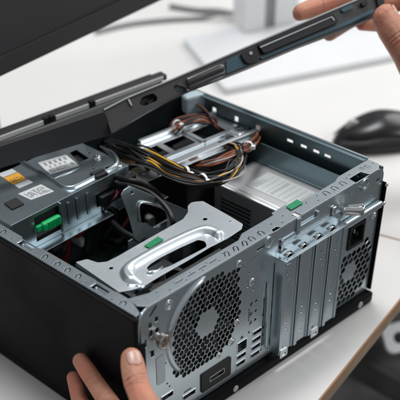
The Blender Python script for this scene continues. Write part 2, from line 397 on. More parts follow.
# thumb screw
bm = B(); ax = (0, -1, 0); c = (0.0205, 0, 0.1195)
revolve(bm, c, ax, [(0.0046, 0.0), (0.0046, 0.0035), (0.0068, 0.0040), (0.0071, 0.0050), (0.0071, 0.0090), (0.0064, 0.0100), (0.0058, 0.0102), (0.0052, 0.0090), (0.0030, 0.0088), (0.0026, 0.0074), (0, 0.0074)], 30)
for k in range(26):
    a = 2*math.pi*k/26; mt = Matrix.Translation(Vector(c)) @ Matrix.Rotation(a, 4, 'Y'); box(bm, 0.0069, 0.0075, -0.0092, -0.0050, -0.0003, 0.0003, mt)
for a in (20, 110): box(bm, -0.0046, 0.0046, -0.0097, -0.0088, -0.0006, 0.0006, Matrix.Translation(Vector(c)) @ Matrix.Rotation(R(a), 4, 'Y'))
link('thumb_screw', bm, 'nickel', rear, smooth=False)
# pale blank sticker and label near the thumb
bm = B(); plate(bm, rrect(0.0165, 0.0275, 0.066, 0.098, 0.002, 3), [], 0.0003, REAR, z=0.0005); link('blank_sticker', bm, mat('pale_sticker', (0.42, 0.46, 0.48), 0.5), rear)
# ports
def port(name, x, z, w, h, depth=0.009, tongue=True, sh='bright'):
    bm = B(); t = 0.0004
    plate(bm, rect(x-w/2, x+w/2, z-h/2, z+h/2), [rect(x-w/2+t, x+w/2-t, z-h/2+t, z+h/2-t)], depth, REAR, z=0.0006)
    s = link(name, bm, sh, rear)
    bm = B(); box(bm, x-w/2+t, x+w/2-t, depth-0.001, depth, z-h/2+t, z+h/2-t)
    link('socket_back', bm, 'hole', s)
    if tongue: obox('contact_tongue', 'tongue', s, x-w*0.36, x+w*0.36, 0.0008, depth-0.0011, z+h*0.02, z+h*0.26)
    return s
for x, z in usb: port('usb_port', x, z, 0.0134, 0.0052)
s = port('network_port', 0.1345, 0.0485, 0.0138, 0.0118, 0.012, False)
bm = B(); box(bm, 0.1285, 0.1405, 0.004, 0.011, 0.0435, 0.0465); link('latch', bm, 'hole', s)
port('display_port', 0.02925, 0.0465, 0.0160, 0.0058); port('display_port', 0.059, 0.0305, 0.0176, 0.0056)
bm = B(); plate(bm, rrect(0.0755, 0.1175, 0.0225, 0.0450, 0.0015, 2), [rect(0.0868, 0.1078, 0.0305, 0.0365)], 0.0012, REAR, z=0.0016); bl = link('port_cover', bm, 'plastic', rear)
s = port('serial_port', 0.0973, 0.0335, 0.0210, 0.0060)
s.location.y -= 0.0012
# small printed marks beside the ports
bm = B()
for x, z in usb[:4]: box(bm, x+0.0086, x+0.0098, -0.0004, 0.0, z-0.0012, z+0.0014)
for z in (0.092, 0.0805, 0.0700): box(bm, 0.1448, 0.1456, -0.0004, 0, z-0.002, z+0.001); box(bm, 0.1465, 0.1472, -0.0004, 0, z-0.001, z+0.002)
for i in range(5): box(bm, 0.1425, 0.1435, -0.0004, 0, 0.074+i*0.003, 0.0755+i*0.003)
box(bm, 0.1435, 0.1450, -0.0004, 0, 0.0585, 0.0605); box(bm, 0.1325, 0.1335, -0.0004, 0, 0.0575, 0.060); box(bm, 0.1345, 0.1355, -0.0004, 0, 0.0575, 0.060)
box(bm, 0.052, 0.062, -0.0004, 0, 0.0365, 0.0372)
link('printed_mark', bm, 'ink', rear)
# audio jacks
for z in (0.092, 0.0805, 0.0700):
    bm = B(); cyl(bm, (0.1530, 0.001, z), (0, 1, 0), 0.0016, 0.006, 12); link('audio_jack', bm, 'hole', rear)
# power socket
bm = B(); x0, x1, z0, z1 = SOCK
plate(bm, [(x0+.0006, z0+.0006), (x1-.0006, z0+.0006), (x1-.0006, z1-.0006), (x0+.0006, z1-.0006)], [[(x0+.003, z0+.004), (x1-.003, z0+.004), (x1-.003, z1-.007), (x1-.007, z1-.003), (x0+.007, z1-.003), (x0+.003, z1-.007)]], 0.014, REAR, z=0.0018)
box(bm, x0+.002, x1-.002, 0.012, 0.014, z0+.002, z1-.002)
sk = link('power_socket', bm, 'plastic', rear)
for dx in (-0.006, 0, 0.006):
    xc = (x0+x1)/2+dx; zc = (z0+z1)/2+(0.003 if dx == 0 else -0.002); obox('contact_pin', 'bright', sk, xc-0.001, xc+0.001, 0.002, 0.012, zc-0.0022, zc+0.0022)
# screws on the right part
bm = B()
for x, z in ((0.279, 0.100), (0.2765, 0.0165), (0.3300, 0.108), (0.2770, 0.0860)):
    revolve(bm, (x, 0, z), (0, -1, 0), [(0.0036, 0), (0.0036, 0.0015), (0.0026, 0.0026), (0.0010, 0.0028), (0.0008, 0.0016), (0, 0.0016)], 18)
link_each('screw', bm, 'bright', rear, smooth=True)
# inner fan behind the grille
bm = B(); box(bm, FC[0]-0.046, FC[0]+0.046, 0.006, 0.030, FC[1]-0.046, FC[1]+0.046)
plate(bm, rect(FC[0]-0.047, FC[0]+0.047, FC[1]-0.047, FC[1]+0.047), [ngon(*FC, 0.043, 40)], 0.004, REAR, z=-0.0015)
fan = link('rear_fan', bm, 'hole', pc)
bm = B(); cyl(bm, (FC[0], 0.0025, FC[1]), (0, 1, 0), 0.017, 0.0035, 30)
for k in range(9):
    mt = Matrix.Translation((FC[0], 0.004, FC[1])) @ Matrix.Rotation(2*math.pi*k/9, 4, 'Y') @ Matrix.Rotation(R(25), 4, 'X'); box(bm, 0.016, 0.041, -0.0006, 0.0006, -0.009, 0.009, mt)
link('fan_blades', bm, 'plastic', fan)
bm = B(); cyl(bm, (PF[0], 0.006, PF[1]), (0, 1, 0), 0.016, 0.004, 30); revolve(bm, (PF[0], 0.0045, PF[1]), (0, 1, 0), [(0.0385, 0.0), (0.0385, 0.03)], 30)
cyl(bm, (PF[0], 0.030, PF[1]), (0, 1, 0), 0.0386, 0.001, 30)  # dark backing disc, stands in for the shade behind the grille
for k in range(7):
    mt = Matrix.Translation((PF[0], 0.010, PF[1])) @ Matrix.Rotation(2*math.pi*k/7, 4, 'Y') @ Matrix.Rotation(R(28), 4, 'X'); box(bm, 0.015, 0.033, -0.0006, 0.0006, -0.009, 0.009, mt)
link('power_fan', bm, 'chip', pc)
# ---- top flange of the rear panel, folded inwards
tf = []
for x in (0.112, 0.124, 0.136): tf.append(uhook(x+0.004, 0.0068, 0.0052, 0.0090, 0.0011, -35))
for x in (0.150, 0.163): tf.append(uhook(x, 0.0078, 0.0058, 0.0080, 0.0011, -12))
for x in (0.258, 0.2705, 0.2830): tf.append(uhook(x, 0.0092, 0.0060, 0.0085, 0.0011, -8))
tf.append(uhook(0.3245, 0.0120, 0.0045, 0.0075, 0.0010, 0)); tf.append(uhook(0.3185, 0.0135, 0.0035, 0.0065, 0.0009, 0))
for i in range(9): tf.append(ngon(0.030+i*0.0105, 0.0045 if i % 2 else 0.0105, 0.0009, 8))
for x, y in ((0.181, 0.011), (0.190, 0.005), (0.199, 0.013), (0.206, 0.006), (0.232, 0.012), (0.243, 0.006), (0.249, 0.013), (0.293, 0.013), (0.300, 0.015), (0.333, 0.012)): tf.append(ngon(x, y, 0.0010, 8))
for x in (0.050, 0.066, 0.080, 0.094): tf.append(rrect(x, x+0.010, 0.0070, 0.0085, 0.0007, 2))
flo = [(0.010, 0.0), (0.172, 0.0), (0.174, 0.004), (0.181, 0.004), (0.183, 0), (0.2070, 0.0), (0.2070, 0.009), (0.212, 0.009), (0.212, 0), (0.292, 0), (0.294, 0.010), (0.312, 0.010), (0.314, 0), (0.328, 0.0), (0.336, 0.006), (0.336, 0.020), (0.290, 0.0205), (0.280, 0.0165), (0.214, 0.0165), (0.210, 0.020), (0.150, 0.020), (0.140, 0.0145), (0.024, 0.0145), (0.006, 0.022), (0.004, 0.008)]
bm = B(); plate(bm, flo, tf, 0.001, TOP(H+0.0005)); tfl = link('top_flange', bm, 'steel', pc)
# reinforcement: raised right-hand strip
bm = B()
box(bm, 0.183, 0.207, -0.0012, 0.0, 0.1425, 0.1445); box(bm, 0.183, 0.275, -0.0018, -0.0002, 0.1358, 0.1385)
box(bm, 0.205, 0.2095, -0.0022, -0.0002, 0.141, 0.1575); box(bm, 0.183, 0.1855, -0.0022, -0.0002, 0.132, 0.1445)
box(bm, 0.2095, 0.236, -0.0024, -0.0002, 0.1465, 0.1485); box(bm, 0.2335, 0.2362, -0.0024, -0.0002, 0.1485, 0.153)
link_each('flange_rib', bm, 'steel', tfl)
bm = B(); box(bm, 0.273, 0.3345, -0.0075, -0.0002, 0.1170, 0.1240, bev=0.0022); box(bm, 0.288, 0.330, -0.0025, -0.0002, 0.1115, 0.1140, bev=0.0008); link_each('pressed_rib', bm, 'steel', rear)
# ring pocket and padlock loop
bm = B()
revolve(bm, (0.166, 0, 0.150), (0, -1, 0), [(0.0062, 0), (0.0062, 0.0016), (0.0046, 0.0016), (0.0040, 0.0003), (0, 0.0003)], 28)
revolve(bm, (0.3075, 0, 0.1505), (0, -1, 0), [(0.0066, 0), (0.0066, 0.0018), (0.0048, 0.0018), (0.0044, 0.0003), (0, 0.0003)], 28)
link_each('pressed_ring', bm, 'steel', rear, smooth=False)
bm = B()
lw = 0.0085
path = [(0.2735, 0.0), (0.2735, -0.0035), (0.2755, -0.0050), (0.2845, -0.0165), (0.2895, -0.0170), (0.2915, -0.0135), (0.2900, -0.0105), (0.2800, -0.0030)]
pa = spline([Vector((x, y, 0)) for x, y in path], 5)
z0 = 0.1325
lo = [(bm.verts.new(p+Vector((0, 0, z0))), bm.verts.new(p+Vector((0, 0, z0+lw)))) for p in pa]
for a, b in zip(lo, lo[1:]): bm.faces.new([a[0], b[0], b[1], a[1]])
lp = link('padlock_loop', bm, 'bright', rear, smooth=True); md = lp.modifiers.new('thick', 'SOLIDIFY'); md.thickness = 0.0012
bm = B(); box(bm, 0.2575, 0.2625, -0.003, -0.0002, 0.139, 0.147, bev=0.0008); link('pressed_tab', bm, 'bright', rear)
# ---- expansion slot block, standing out of the rear panel
bx0, bx1, by, bz = 0.178, 0.2700, -0.0135, 0.1285
hs = [[(x-0.0050, -0.0092), (x+0.0056, -0.0092), (x+0.0074, -0.0022), (x-0.0032, -0.0022)] for x in (0.1895, 0.2105, 0.2325, 0.2525)]
hs += [ngon(0.183, -0.0105, 0.0010, 8)]
bm = B(); plate(bm, [(bx0, by), (bx1, by), (bx1+0.001, 0.0), (bx0, 0.0)], hs, 0.001, TOP(bz))
box(bm, bx0, bx1, -0.0002, 0.0008, bz-0.001, bz+0.0070)
eb = link('expansion_slot_bracket', bm, 'steel', pc)
for x in (0.1895, 0.2105, 0.2325, 0.2525):
    bm = B(); pp = [Vector((x-0.0046, 0, bz-0.0008)), Vector((x-0.002, 0, bz+0.0020)), Vector((x+0.0022, 0, bz+0.0022)), Vector((x+0.0068, 0, bz-0.0022))]
    q = spline(pp, 5); l = [(bm.verts.new(p+Vector((0, -0.0082, 0))), bm.verts.new(p+Vector((0, -0.0040, 0)))) for p in q]
    for a, b in zip(l, l[1:]): bm.faces.new([a[0], b[0], b[1], a[1]])
    o = link('spring_clip', bm, 'bright', eb, smooth=True); md = o.modifiers.new('thick', 'SOLIDIFY'); md.thickness = 0.0006
wd = (bx1-bx0)/4
for k in range(4):
    xa = bx0+k*wd+0.0006; xb = bx0+(k+1)*wd-0.0006; bm = B()
    hh = [ngon((xa+xb)/2+0.001, z, 0.0012, 8) for z in ((0.112, 0.104, 0.052, 0.044) if k != 1 else (0.060, 0.052, 0.030))]
    hh += [ngon((xa+xb)/2+0.004, z, 0.0008, 6) for z in (0.1135, 0.0965, 0.040)]
    plate(bm, [(xa, 0.0175), (xb, 0.0175), (xb, bz-0.0035), (xa, bz-0.0035)], hh, 0.001, REAR, z=0.0095)
    box(bm, xa, xa+0.0042, -0.0128, -0.0097, 0.0175, bz-0.0015, bev=0.0008)
    box(bm, xb-0.0012, xb, -0.0110, -0.0097, 0.0175, bz-0.0035)
    sc = link('slot_cover', bm, 'steel', eb)
bm = B(); box(bm, bx0-0.0008, bx0+0.0002, by, 0, 0.0185, bz-0.001); box(bm, bx1-0.0002, bx1+0.0008, by+0.003, 0, 0.0185, bz-0.001)
link_each('side_cheek', bm, 'steel', eb)
bm = B(); plate(bm, [(0.1745, 0.108), (0.1815, 0.108), (0.1835, 0.126), (0.1775, 0.1275), (0.1735, 0.120)], [ngon(0.1785, 0.1175, 0.0017, 12)], 0.001, REAR, z=0.0155); link('slot_lug', bm, 'steel', eb)
bm = B(); box(bm, 0.1665, 0.1690, -0.0045, -0.0003, 0.030, 0.106, bev=0.001); link('long_rib', bm, 'steel', rear)
for x in (0.180, 0.2285):
    bm = B(); plate(bm, rrect(x-0.001, x+0.0105, 0.0135, 0.0235, 0.0015, 3), [rrect(x+0.001, x+0.0085, 0.0155, 0.0185, 0.001, 2)], 0.0018, REAR, z=0.0140); link('slot_foot_clip', bm, 'bright', eb)
# ---- black bottom cover: lower side with lip at the rear
bm = B(); box(bm, -0.012, XW+0.003, -0.0085, YD, 0.0, 0.0135, bev=0.003); bc = link('bottom_cover', bm, 'black', pc)
bm = B()
for x in (0.118, 0.318): revolve(bm, (x, -0.0086, 0.0075), (0, -1, 0), [(0.0038, 0), (0.0036, 0.0006), (0.0014, 0.0008), (0, 0.0002)], 18)
link_each('cover_screw', bm, 'rim', bc, smooth=True)
# black left panel and the strip at the right corner
bm = B(); box(bm, -0.0125, -0.0075, -0.0060, YD, 0.0136, 0.1570, bev=0.0012); box(bm, -0.0125, -0.0008, -0.0060, -0.0045, 0.0140, 0.128)
link('side_panel', bm, 'black', pc)
bm = B(); box(bm, XW+0.0012, XW+0.0040, -0.004, YD, 0.0136, 0.1400, bev=0.0015); link('right_skirt', bm, 'black', pc)
bm = B()
for x, z in ((0.3365, 0.118), (0.3365, 0.1385)): revolve(bm, (x+0.003, -0.0042, z), (0, -1, 0), [(0.0020, 0), (0.0016, 0.0012), (0, 0.0014)], 14)
link_each('skirt_pin', bm, 'bright', pc, smooth=True)
# ---- left rail (side wall with folded top)
lh = []
for y in (0.132, 0.1135, 0.0985, 0.0835): lh.append(uhook(-0.0005, y, 0.0058, 0.0068, 0.0012, -60))
for y in (0.198, 0.209): lh.append(uhook(-0.0005, y, 0.0058, 0.0068, 0.0012, -60))
lh.append(uhook(-0.001, 0.021, 0.0065, 0.0068, 0.0012, -60))
lh += [rect(-0.0045, 0.0030, 0.150, 0.171), rect(-0.0045, 0.0035, 0.042, 0.062), ngon(-0.003, 0.182, 0.0009, 8), ngon(-0.002, 0.071, 0.0009, 8), ngon(-0.004, 0.033, 0.0009, 8), ngon(-0.003, 0.1455, 0.0007, 8)]
bm = B(); plate(bm, [(-0.0072, -0.003), (-0.0072, YD), (0.0062, YD), (0.0062, 0.176), (0.0042, 0.174), (0.0042, 0.146), (0.0062, 0.144), (0.0062, 0.066), (0.0045, 0.064), (0.0045, 0.040), (0.0065, 0.038), (0.0065, 0.018), (0.004, 0.012), (-0.001, -0.001)], lh, 0.001, TOP(H+0.0003))
box(bm, -0.0072, -0.0064, -0.003, YD, 0.0136, H-0.0008)
box(bm, 0.0052, 0.0062, 0.176, YD, H-0.012, H-0.0008); box(bm, 0.0052, 0.0062, 0.066, 0.144, H-0.008, H-0.0008)
rl = link('left_rail', bm, 'steel', pc)
bm = B(); box(bm, -0.0062, 0.0050, 0.148, 0.173, H-0.0060, H-0.0050); box(bm, -0.0062, 0.0050, 0.040, 0.064, H-0.0060, H-0.0050)
box(bm, 0.0064, 0.0100, 0.030, 0.100, H-0.0050, H-0.0042); link_each('rail_tab', bm, 'steel_in', rl)
bm = B(); tube(bm, [(-0.008, -0.0042, 0.130), (-0.006, -0.005, 0.150), (-0.002, -0.004, 0.1575), (0.006, -0.0012, 0.1585)], 0.0012, 8); link('corner_bead', bm, 'steel', rl, smooth=True)
# ---- right wall with slots
wh = [rrect(y-0.0045, y+0.0045, H-0.0150, H-0.0118, 0.0014, 3) for y in (0.0725, 0.088, 0.1055, 0.125)]
wh += [rect(y-0.003, y+0.003, H-0.0165, H-0.0105) for y in (0.172, 0.205, 0.240)] + [ngon(0.030, H-0.02, 0.002, 10), ngon(0.19, H-0.03, 0.0012, 8)]
WALL = frame((XW, 0, 0), (0, 1, 0), (0, 0, 1))
bm = B(); plate(bm, rect(0.0015, YD, 0.0136, H-0.0015), wh, 0.001, WALL, z=0.0)
box(bm, XW-0.006, XW+0.0005, 0.022, YD, H-0.0012, H-0.0002)
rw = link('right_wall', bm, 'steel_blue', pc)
bm = B(); box(bm, XW-0.0010, XW+0.0012, 0.022, YD, H-0.0001, H+0.0010); link('wall_rim', bm, 'steel', rw)
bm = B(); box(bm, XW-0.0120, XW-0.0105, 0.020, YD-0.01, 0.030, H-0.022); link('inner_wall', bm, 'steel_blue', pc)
# ---- floor of the case and motherboard
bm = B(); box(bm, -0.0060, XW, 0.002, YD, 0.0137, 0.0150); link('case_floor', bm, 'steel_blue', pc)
bm = B(); box(bm, 0.012, 0.258, 0.012, 0.276, 0.0200, 0.0216); mb = link('motherboard', bm, 'pcb', pc)
for i in range(26):
    x = random.uniform(0.02, 0.20); y = random.uniform(0.03, 0.24); bm = B()
    if i % 2: revolve(bm, (x, y, 0.0216), (0, 0, 1), [(0.0035, 0), (0.0035, 0.009), (0.003, 0.0095), (0, 0.0095)], 14); link('capacitor', bm, 'alu' if i % 4 == 1 else 'chip', mb, smooth=False)
    else: box(bm, x, x+random.uniform(0.006, 0.02), y, y+random.uniform(0.006, 0.014), 0.0216, 0.0216+random.uniform(0.002, 0.008)); link('chip', bm, 'chip', mb)
for k in range(3):
    bm = B(); box(bm, 0.030, 0.165, 0.132+k*0.012, 0.1335+k*0.012, 0.0220, 0.052)
    link('memory_module', bm, 'pcb', mb)
bm = B(); box(bm, 0.070, 0.135, 0.045, 0.115, 0.0216, 0.060)
for i in range(14): box(bm, 0.071+i*0.0048, 0.0725+i*0.0048, 0.045, 0.115, 0.060, 0.078)
link('heatsink', bm, 'alu', mb)
bm = B(); plate(bm, rect(0.068, 0.137, 0.045, 0.115), [ngon(0.1025, 0.08, 0.031, 32)], 0.016, TOP(0.098)); cyl(bm, (0.1025, 0.08, 0.084), (0, 0, 1), 0.012, 0.012, 20)
for k in range(7): box(bm, 0.010, 0.030, -0.0006, 0.0006, -0.006, 0.006, Matrix.Translation((0.1025, 0.08, 0.090)) @ Matrix.Rotation(2*math.pi*k/7, 4, 'Z') @ Matrix.Rotation(R(35), 4, 'X'))
link('processor_fan', bm, 'chip', mb)
for k in range(5):
    obox('card_slot', 'white_plastic' if k == 2 else 'chip', mb, 0.150, 0.158, 0.03+k*0.001, 0.10, 0.0216, 0.030) if k == 0 else obox('card_slot', 'chip', mb, 0.160+k*0.018, 0.167+k*0.018, 0.03, 0.12, 0.0216, 0.031)
for k in range(16):
    x = 0.015+0.010*(k % 8)+random.uniform(0, .003); y = 0.165+0.022*(k//8)+random.uniform(0, .006)
    bm = B(); revolve(bm, (x, y, 0.0216), (0, 0, 1), [(0.0034, 0), (0.0034, 0.010), (0.003, 0.0106), (0, 0.0106)], 14); link('capacitor', bm, 'alu' if k % 3 == 0 else 'chip', mb)
for k in range(5):
    bm = B(); box(bm, 0.018+k*0.017, 0.029+k*0.017, 0.108, 0.119, 0.0216, 0.029, bev=0.001); link('coil', bm, 'alu' if k % 2 else 'chip', mb)
for k in range(22):
    x = random.uniform(0.11, 0.245); y = random.uniform(0.185, 0.268); h = random.uniform(0.006, 0.026); w_ = random.uniform(0.005, 0.012)
    obox('connector', ('white_plastic', 'alu', 'w_yellow', 'chip', 'alu', 'paper')[k % 6], mb, x, x+w_, y, y+w_*0.8, 0.0217, 0.0217+h)
for k in range(4):
    obox('memory_module', 'pcb', mb, 0.100, 0.235, 0.168+k*0.009, 0.1693+k*0.009, 0.0220, 0.062)
    for j in range(7): obox('memory_chip', 'chip' if j % 2 else 'alu', mb, 0.106+j*0.018, 0.118+j*0.018, 0.1670+k*0.009, 0.1679+k*0.009, 0.036, 0.056)
for x, y, c in ((0.030, 0.150, 'white_plastic'), (0.060, 0.130, 'w_yellow'), (0.045, 0.165, 'paper'), (0.100, 0.155, 'white_plastic'), (0.150, 0.140, 'w_yellow')):
    bm = B(); box(bm, x, x+0.006, y, y+0.010, 0.0216, 0.034); link('pin_header', bm, c, mb)

# parts crowded against the front wall, seen under the drive cage
for k in range(34):
    x = random.uniform(0.02, 0.235); z = random.uniform(0.024, 0.112); w_ = random.uniform(0.003, 0.013); h = random.uniform(0.003, 0.009)
    obox('connector', ('alu', 'chip', 'white_plastic', 'chip', 'pcb', 'alu', 'w_brown', 'chip')[k % 8], mb, x, x+w_, 0.268-random.uniform(0, .012), 0.2808, z, z+h)
for k in range(9):
    x = 0.03+0.024*k; bm = B(); tube(bm, [(x, 0.262, 0.10+.01*math.sin(k*2)), (x+0.012, 0.248, 0.075), (x+0.002+.01*math.sin(k*5), 0.252, 0.05), (x+0.015, 0.262, 0.028)], 0.0016, 8)
    link('front_wire', bm, ('w_black', 'w_brown', 'w_black', 'w_red', 'w_black', 'w_black', 'w_black', 'w_brown', 'w_black')[k], pc, smooth=True)
# ---- drive cage, back left
cz = 0.153; cx0, cx1, cy0, cy1 = 0.016, 0.1755, 0.2085, 0.300
ch = [pts([(79, 163), (89, 158), (76, 149.5), (69.5, 152.5)], cz), ngon(0.158, 0.222, 0.003, 12), ngon(0.166, 0.262, 0.0015, 8), ngon(0.150, 0.238, 0.0012, 8), ngon(0.170, 0.215, 0.0012, 8), ngon(0.139, 0.226, 0.0014, 8), ngon(0.146, 0.232, 0.0014, 8)]
bm = B(); plate(bm, [(cx0, cy0), (cx1, cy0), (cx1, cy1), (cx0, cy1)], ch, 0.001, TOP(cz))
FR = frame((0, cy0, 0), (1, 0, 0), (0, 0, 1))
plate(bm, rect(cx0, cx1, cz-0.036, cz-0.001), [rect(0.045, 0.078, cz-0.031, cz-0.004), rect(0.128, 0.170, cz-0.028, cz-0.014)], 0.001, FR)
box(bm, cx1-0.001, cx1, cy0+0.0001, cy1, cz-0.036, cz-0.0011)
box(bm, cx0, cx0+0.001, cy0+0.0001, cy1, cz-0.036, cz-0.0011)
box(bm, 0.030, 0.140, cy0-0.013, cy0-0.0002, cz-0.0372, cz-0.036)
box(bm, 0.150, 0.182, cy0-0.010, cy0-0.0002, cz-0.0372, cz-0.036)
cage = link('drive_cage', bm, 'steel_cage', pc)
bm = B(); box(bm, cx0+0.002, cx1-0.002, cy0+0.004, cy1-0.002, cz-0.034, cz-0.0055, bev=0.001); dr = link('hard_drive', bm, 'chip', cage)
bm = B()
for xx in (0.088, 0.100, 0.114): box(bm, xx, xx+0.004, cy0-0.0010, cy0-0.0001, cz-0.030, cz-0.006, bev=0.0007)
box(bm, 0.0785, 0.0800, cy0-0.0022, cy0-0.0001, cz-0.034, cz-0.002)
link_each('pressed_rib', bm, 'steel_cage', cage)
# raised band on the cage lid
def ridge(bm, pts, z, w, h):
    P = spline([Vector((x, y, z)) for x, y in pts], 6); rows = []
    for i, p in enumerate(P):
        d = (P[min(i+1, len(P)-1)]-P[max(i-1, 0)]).normalized(); s = Vector((-d.y, d.x, 0)); e_ = min(1.0, 0.02+i/5, 0.02+(len(P)-1-i)/5)
        rows.append([bm.verts.new(p+s*o*(0.3+0.7*e_)+Vector((0, 0, zz*e_))) for o, zz in ((-w, 0), (-w*0.55, h*0.8), (-w*0.25, h), (w*0.25, h), (w*0.55, h*0.8), (w, 0))])
    for a, b in zip(rows, rows[1:]):
        for k in range(5): bm.faces.new([a[k], b[k], b[k+1], a[k+1]])
bm = B(); ridge(bm, pts([(8, 150), (23, 162.5), (36, 170.5), (52, 180), (61, 186), (70, 188.5), (79, 185.5), (95, 177.5), (112, 168.5), (117, 162), (112, 154), (100, 146)], cz), cz, 0.0032, 0.0030)
ridge(bm, pts([(54, 178.5), (68, 173), (81, 167)], cz), cz, 0.0014, 0.0012)
link('pressed_band', bm, 'steel_cage', cage, smooth=True)
# labels on the cage
def quad_label(name, pts, z, m, parent, marks=None):
    bm = B(); plate(bm, pts, [], 0.0003, TOP(z+0.0003)); l = link(name, bm, m, parent)
    if marks:
        bm = B(); a, b, d = Vector(pts[0]), Vector(pts[1]), Vector(pts[3])
        for (u0, u1, v0, v1) in marks:
            q = [a+(b-a)*u+(d-a)*v for u, v in ((u0, v0), (u1, v0), (u1, v1), (u0, v1))]; plate(bm, q, [], 0.0001, TOP(z+0.0004))
        link('printed_text', bm, 'ink', l)
    return l
rnd = random.Random(3)
def textrows(n, u0=0.06, u1=0.94, v0=0.1, v1=0.9, gap=0.25):
    out = []
    for i in range(n):
        v = v0+(v1-v0)*i/n; u = u0
        while u < u1:
            w = rnd.uniform(0.02, 0.09); 
            if rnd.random() < 0.8: out.append((u, min(u+w, u1), v, v+(v1-v0)/n*0.5))
            u += w+rnd.uniform(0.012, 0.03)
    return out
marks = []
for i in range(5):
    u = 0.12+0.17*i
    marks += [(u, u+0.02, 0.64, 0.84), (u+0.045, u+0.065, 0.64, 0.84), (u, u+0.065, 0.80, 0.84)]+([(u, u+0.065, 0.70, 0.74)] if i % 2 else [(u+0.02, u+0.045, 0.64, 0.68)])
    if i < 4: marks += [(u+0.06, u+0.12, 0.42, 0.45), (u+0.06, u+0.12, 0.52, 0.55), (u+0.08, u+0.095, 0.45, 0.52)]
marks += [(0.82, 0.92, 0.30, 0.34), (0.82, 0.84, 0.16, 0.30), (0.90, 0.92, 0.16, 0.30), (0.85, 0.89, 0.20, 0.25)]+textrows(5, 0.1, 0.76, 0.08, 0.36)+[(0.05, 0.95, 0.885, 0.90)]
quad_label('white_label', pts([(50, 174.5), (79, 165.5), (66, 155), (38, 163)], cz), cz, 'paper', cage, marks)
quad_label('orange_label', pts([(13, 184.5), (26, 179), (18, 172.5), (3.5, 178)], cz), cz, 'orange', cage, textrows(3, 0.1, 0.9, 0.15, 0.6))
quad_label('white_label', pts([(19, 188.5), (33, 182.5), (28, 179.5), (14.5, 185.2)], cz), cz, 'paper', cage)
quad_label('white_label', pts([(3, 177.5), (17, 172), (12, 169), (-3, 174.5)], cz), cz, 'paper', cage)
quad_label('white_label', pts([(31, 200), (54, 191.5), (41, 184.5), (18, 194)], cz), cz, 'paper', cage, textrows(7, 0.50, 0.95, 0.15, 0.9)+textrows(5, 0.10, 0.42, 0.2, 0.8))
bm = B(); plate(bm, pts([(12, 209), (24, 203.5), (16, 197.5), (4, 203)], cz+0.0015), [], 0.0012, TOP(cz+0.0016)); link('rubber_pad', bm, 'hole', cage)
bm = B(); plate(bm, pts([(97, 177), (108, 172.5), (102, 168), (90, 172.5)], cz+0.003), [], 0.0028, TOP(cz+0.003)); link('rubber_pad', bm, 'hole', cage)
# green latch
bm = B(); box(bm, 0.0500, 0.0745, cy0-0.0085, cy0-0.0010, cz-0.0195, cz-0.0105, bev=0.0025); box(bm, 0.0440, 0.054, cy0-0.0055, cy0-0.0010, cz-0.0180, cz-0.0120, bev=0.001)
for i in range(7): box(bm, 0.0565+i*0.0024, 0.0577+i*0.0024, cy0-0.0094, cy0-0.0080, cz-0.0190, cz-0.0110)
link('green_latch', bm, 'green_plastic', cage)
bm = B(); box(bm, 0.130, 0.1680, cy0-0.007, cy0+0.0015, cz-0.026, cz-0.016); box(bm, 0.150, 0.176, cy0-0.012, cy0-0.004, cz-0.015, cz-0.006, bev=0.001); link('drive_plug', bm, 'plastic', cage)
bm = B(); revolve(bm, (0.1635, 0.246, cz), (0, 0, 1), [(0.0040, 0), (0.0040, 0.0015), (0.0028, 0.003), (0.001, 0.003), (0, 0.002)], 18); revolve(bm, (0.1675, 0.214, cz), (0, 0, 1), [(0.0030, 0), (0.0028, 0.0015), (0.001, 0.0018), (0, 0.001)], 18); link_each('cage_screw', bm, 'bright', cage, smooth=True)

# ---- middle carrier plate with raised handle
pz = 0.1520
out = pts(rrpx([(75.5, 262), (87, 259), (98, 262.5), (107, 261.5), (118, 256), (130, 249), (160, 232), (183, 219), (188, 212), (187.5, 206), (191, 202.5), (196, 201.5), (203, 201), (228, 215), (243, 224), (241.5, 229), (228, 238), (210, 247), (190, 259), (160, 276), (142, 287), (131, 290), (119, 292)], 3, 1.3), pz)
slot = pts(rrpx([(151, 273), (146, 268), (151, 263), (162, 256.5), (180, 247.5), (198, 239.5), (205, 241), (207, 246.5), (192, 254.5), (170, 266)]), pz)
hl = [slot, ngon(*U(111, 268, 2, pz)[:2], 0.0022, 14), ngon(*U(205, 219, 2, pz)[:2], 0.0024, 14), ngon(*U(230, 221, 2, pz)[:2], 0.0010, 8), ngon(*U(128, 285, 2, pz)[:2], 0.0012, 8)]
bm = B(); plate(bm, out, hl, 0.001, TOP(pz))
pl = [U(75.5, 262, 2, pz), U(119, 292, 2, pz)]
bm.verts.ensure_lookup_table()
a, b = pl; d = Vector((0, 0, -0.004))
for off in (Vector((0, 0, -0.0012)),):
    v = [bm.verts.new(q) for q in (a+off, b+off, b+d, a+d)]; bm.faces.new(v)
carrier = link('carrier_plate', bm, 'steel_plate', pc)
bm = B()
def band(bm, px_pts, z, w, h):
    ridge(bm, [tuple(U(a, b, 2, z)[:2]) for a, b in px_pts], z, w, h)
band(bm, [(141, 283), (131, 280), (126.5, 274), (128, 269), (136, 263), (160, 249.5), (188, 236), (204, 230.5), (213, 231.5), (219, 235), (221, 240)], pz, 0.0066, 0.0046)
link('raised_handle', bm, 'steel_plate', carrier, smooth=True)
bm = B(); plate(bm, pts([(144, 246), (150, 248.5), (163.5, 240), (158, 237)], pz+0.0006), [], 0.0004, TOP(pz+0.0012)); link('green_sticker', bm, 'green', carrier)
bm = B(); plate(bm, pts([(286, 207), (291, 210.5), (303, 203.5), (297, 200)], H+0.0008), [], 0.0004, TOP(H+0.0016)); link('green_sticker', bm, 'green', tfl)
bm = B(); plate(bm, [(0.192, 0.0165), (0.214, 0.0165), (0.216, 0.024), (0.196, 0.024)], [], 0.0008, TOP(H+0.0004)); link('flange_tab', bm, 'steel', tfl)
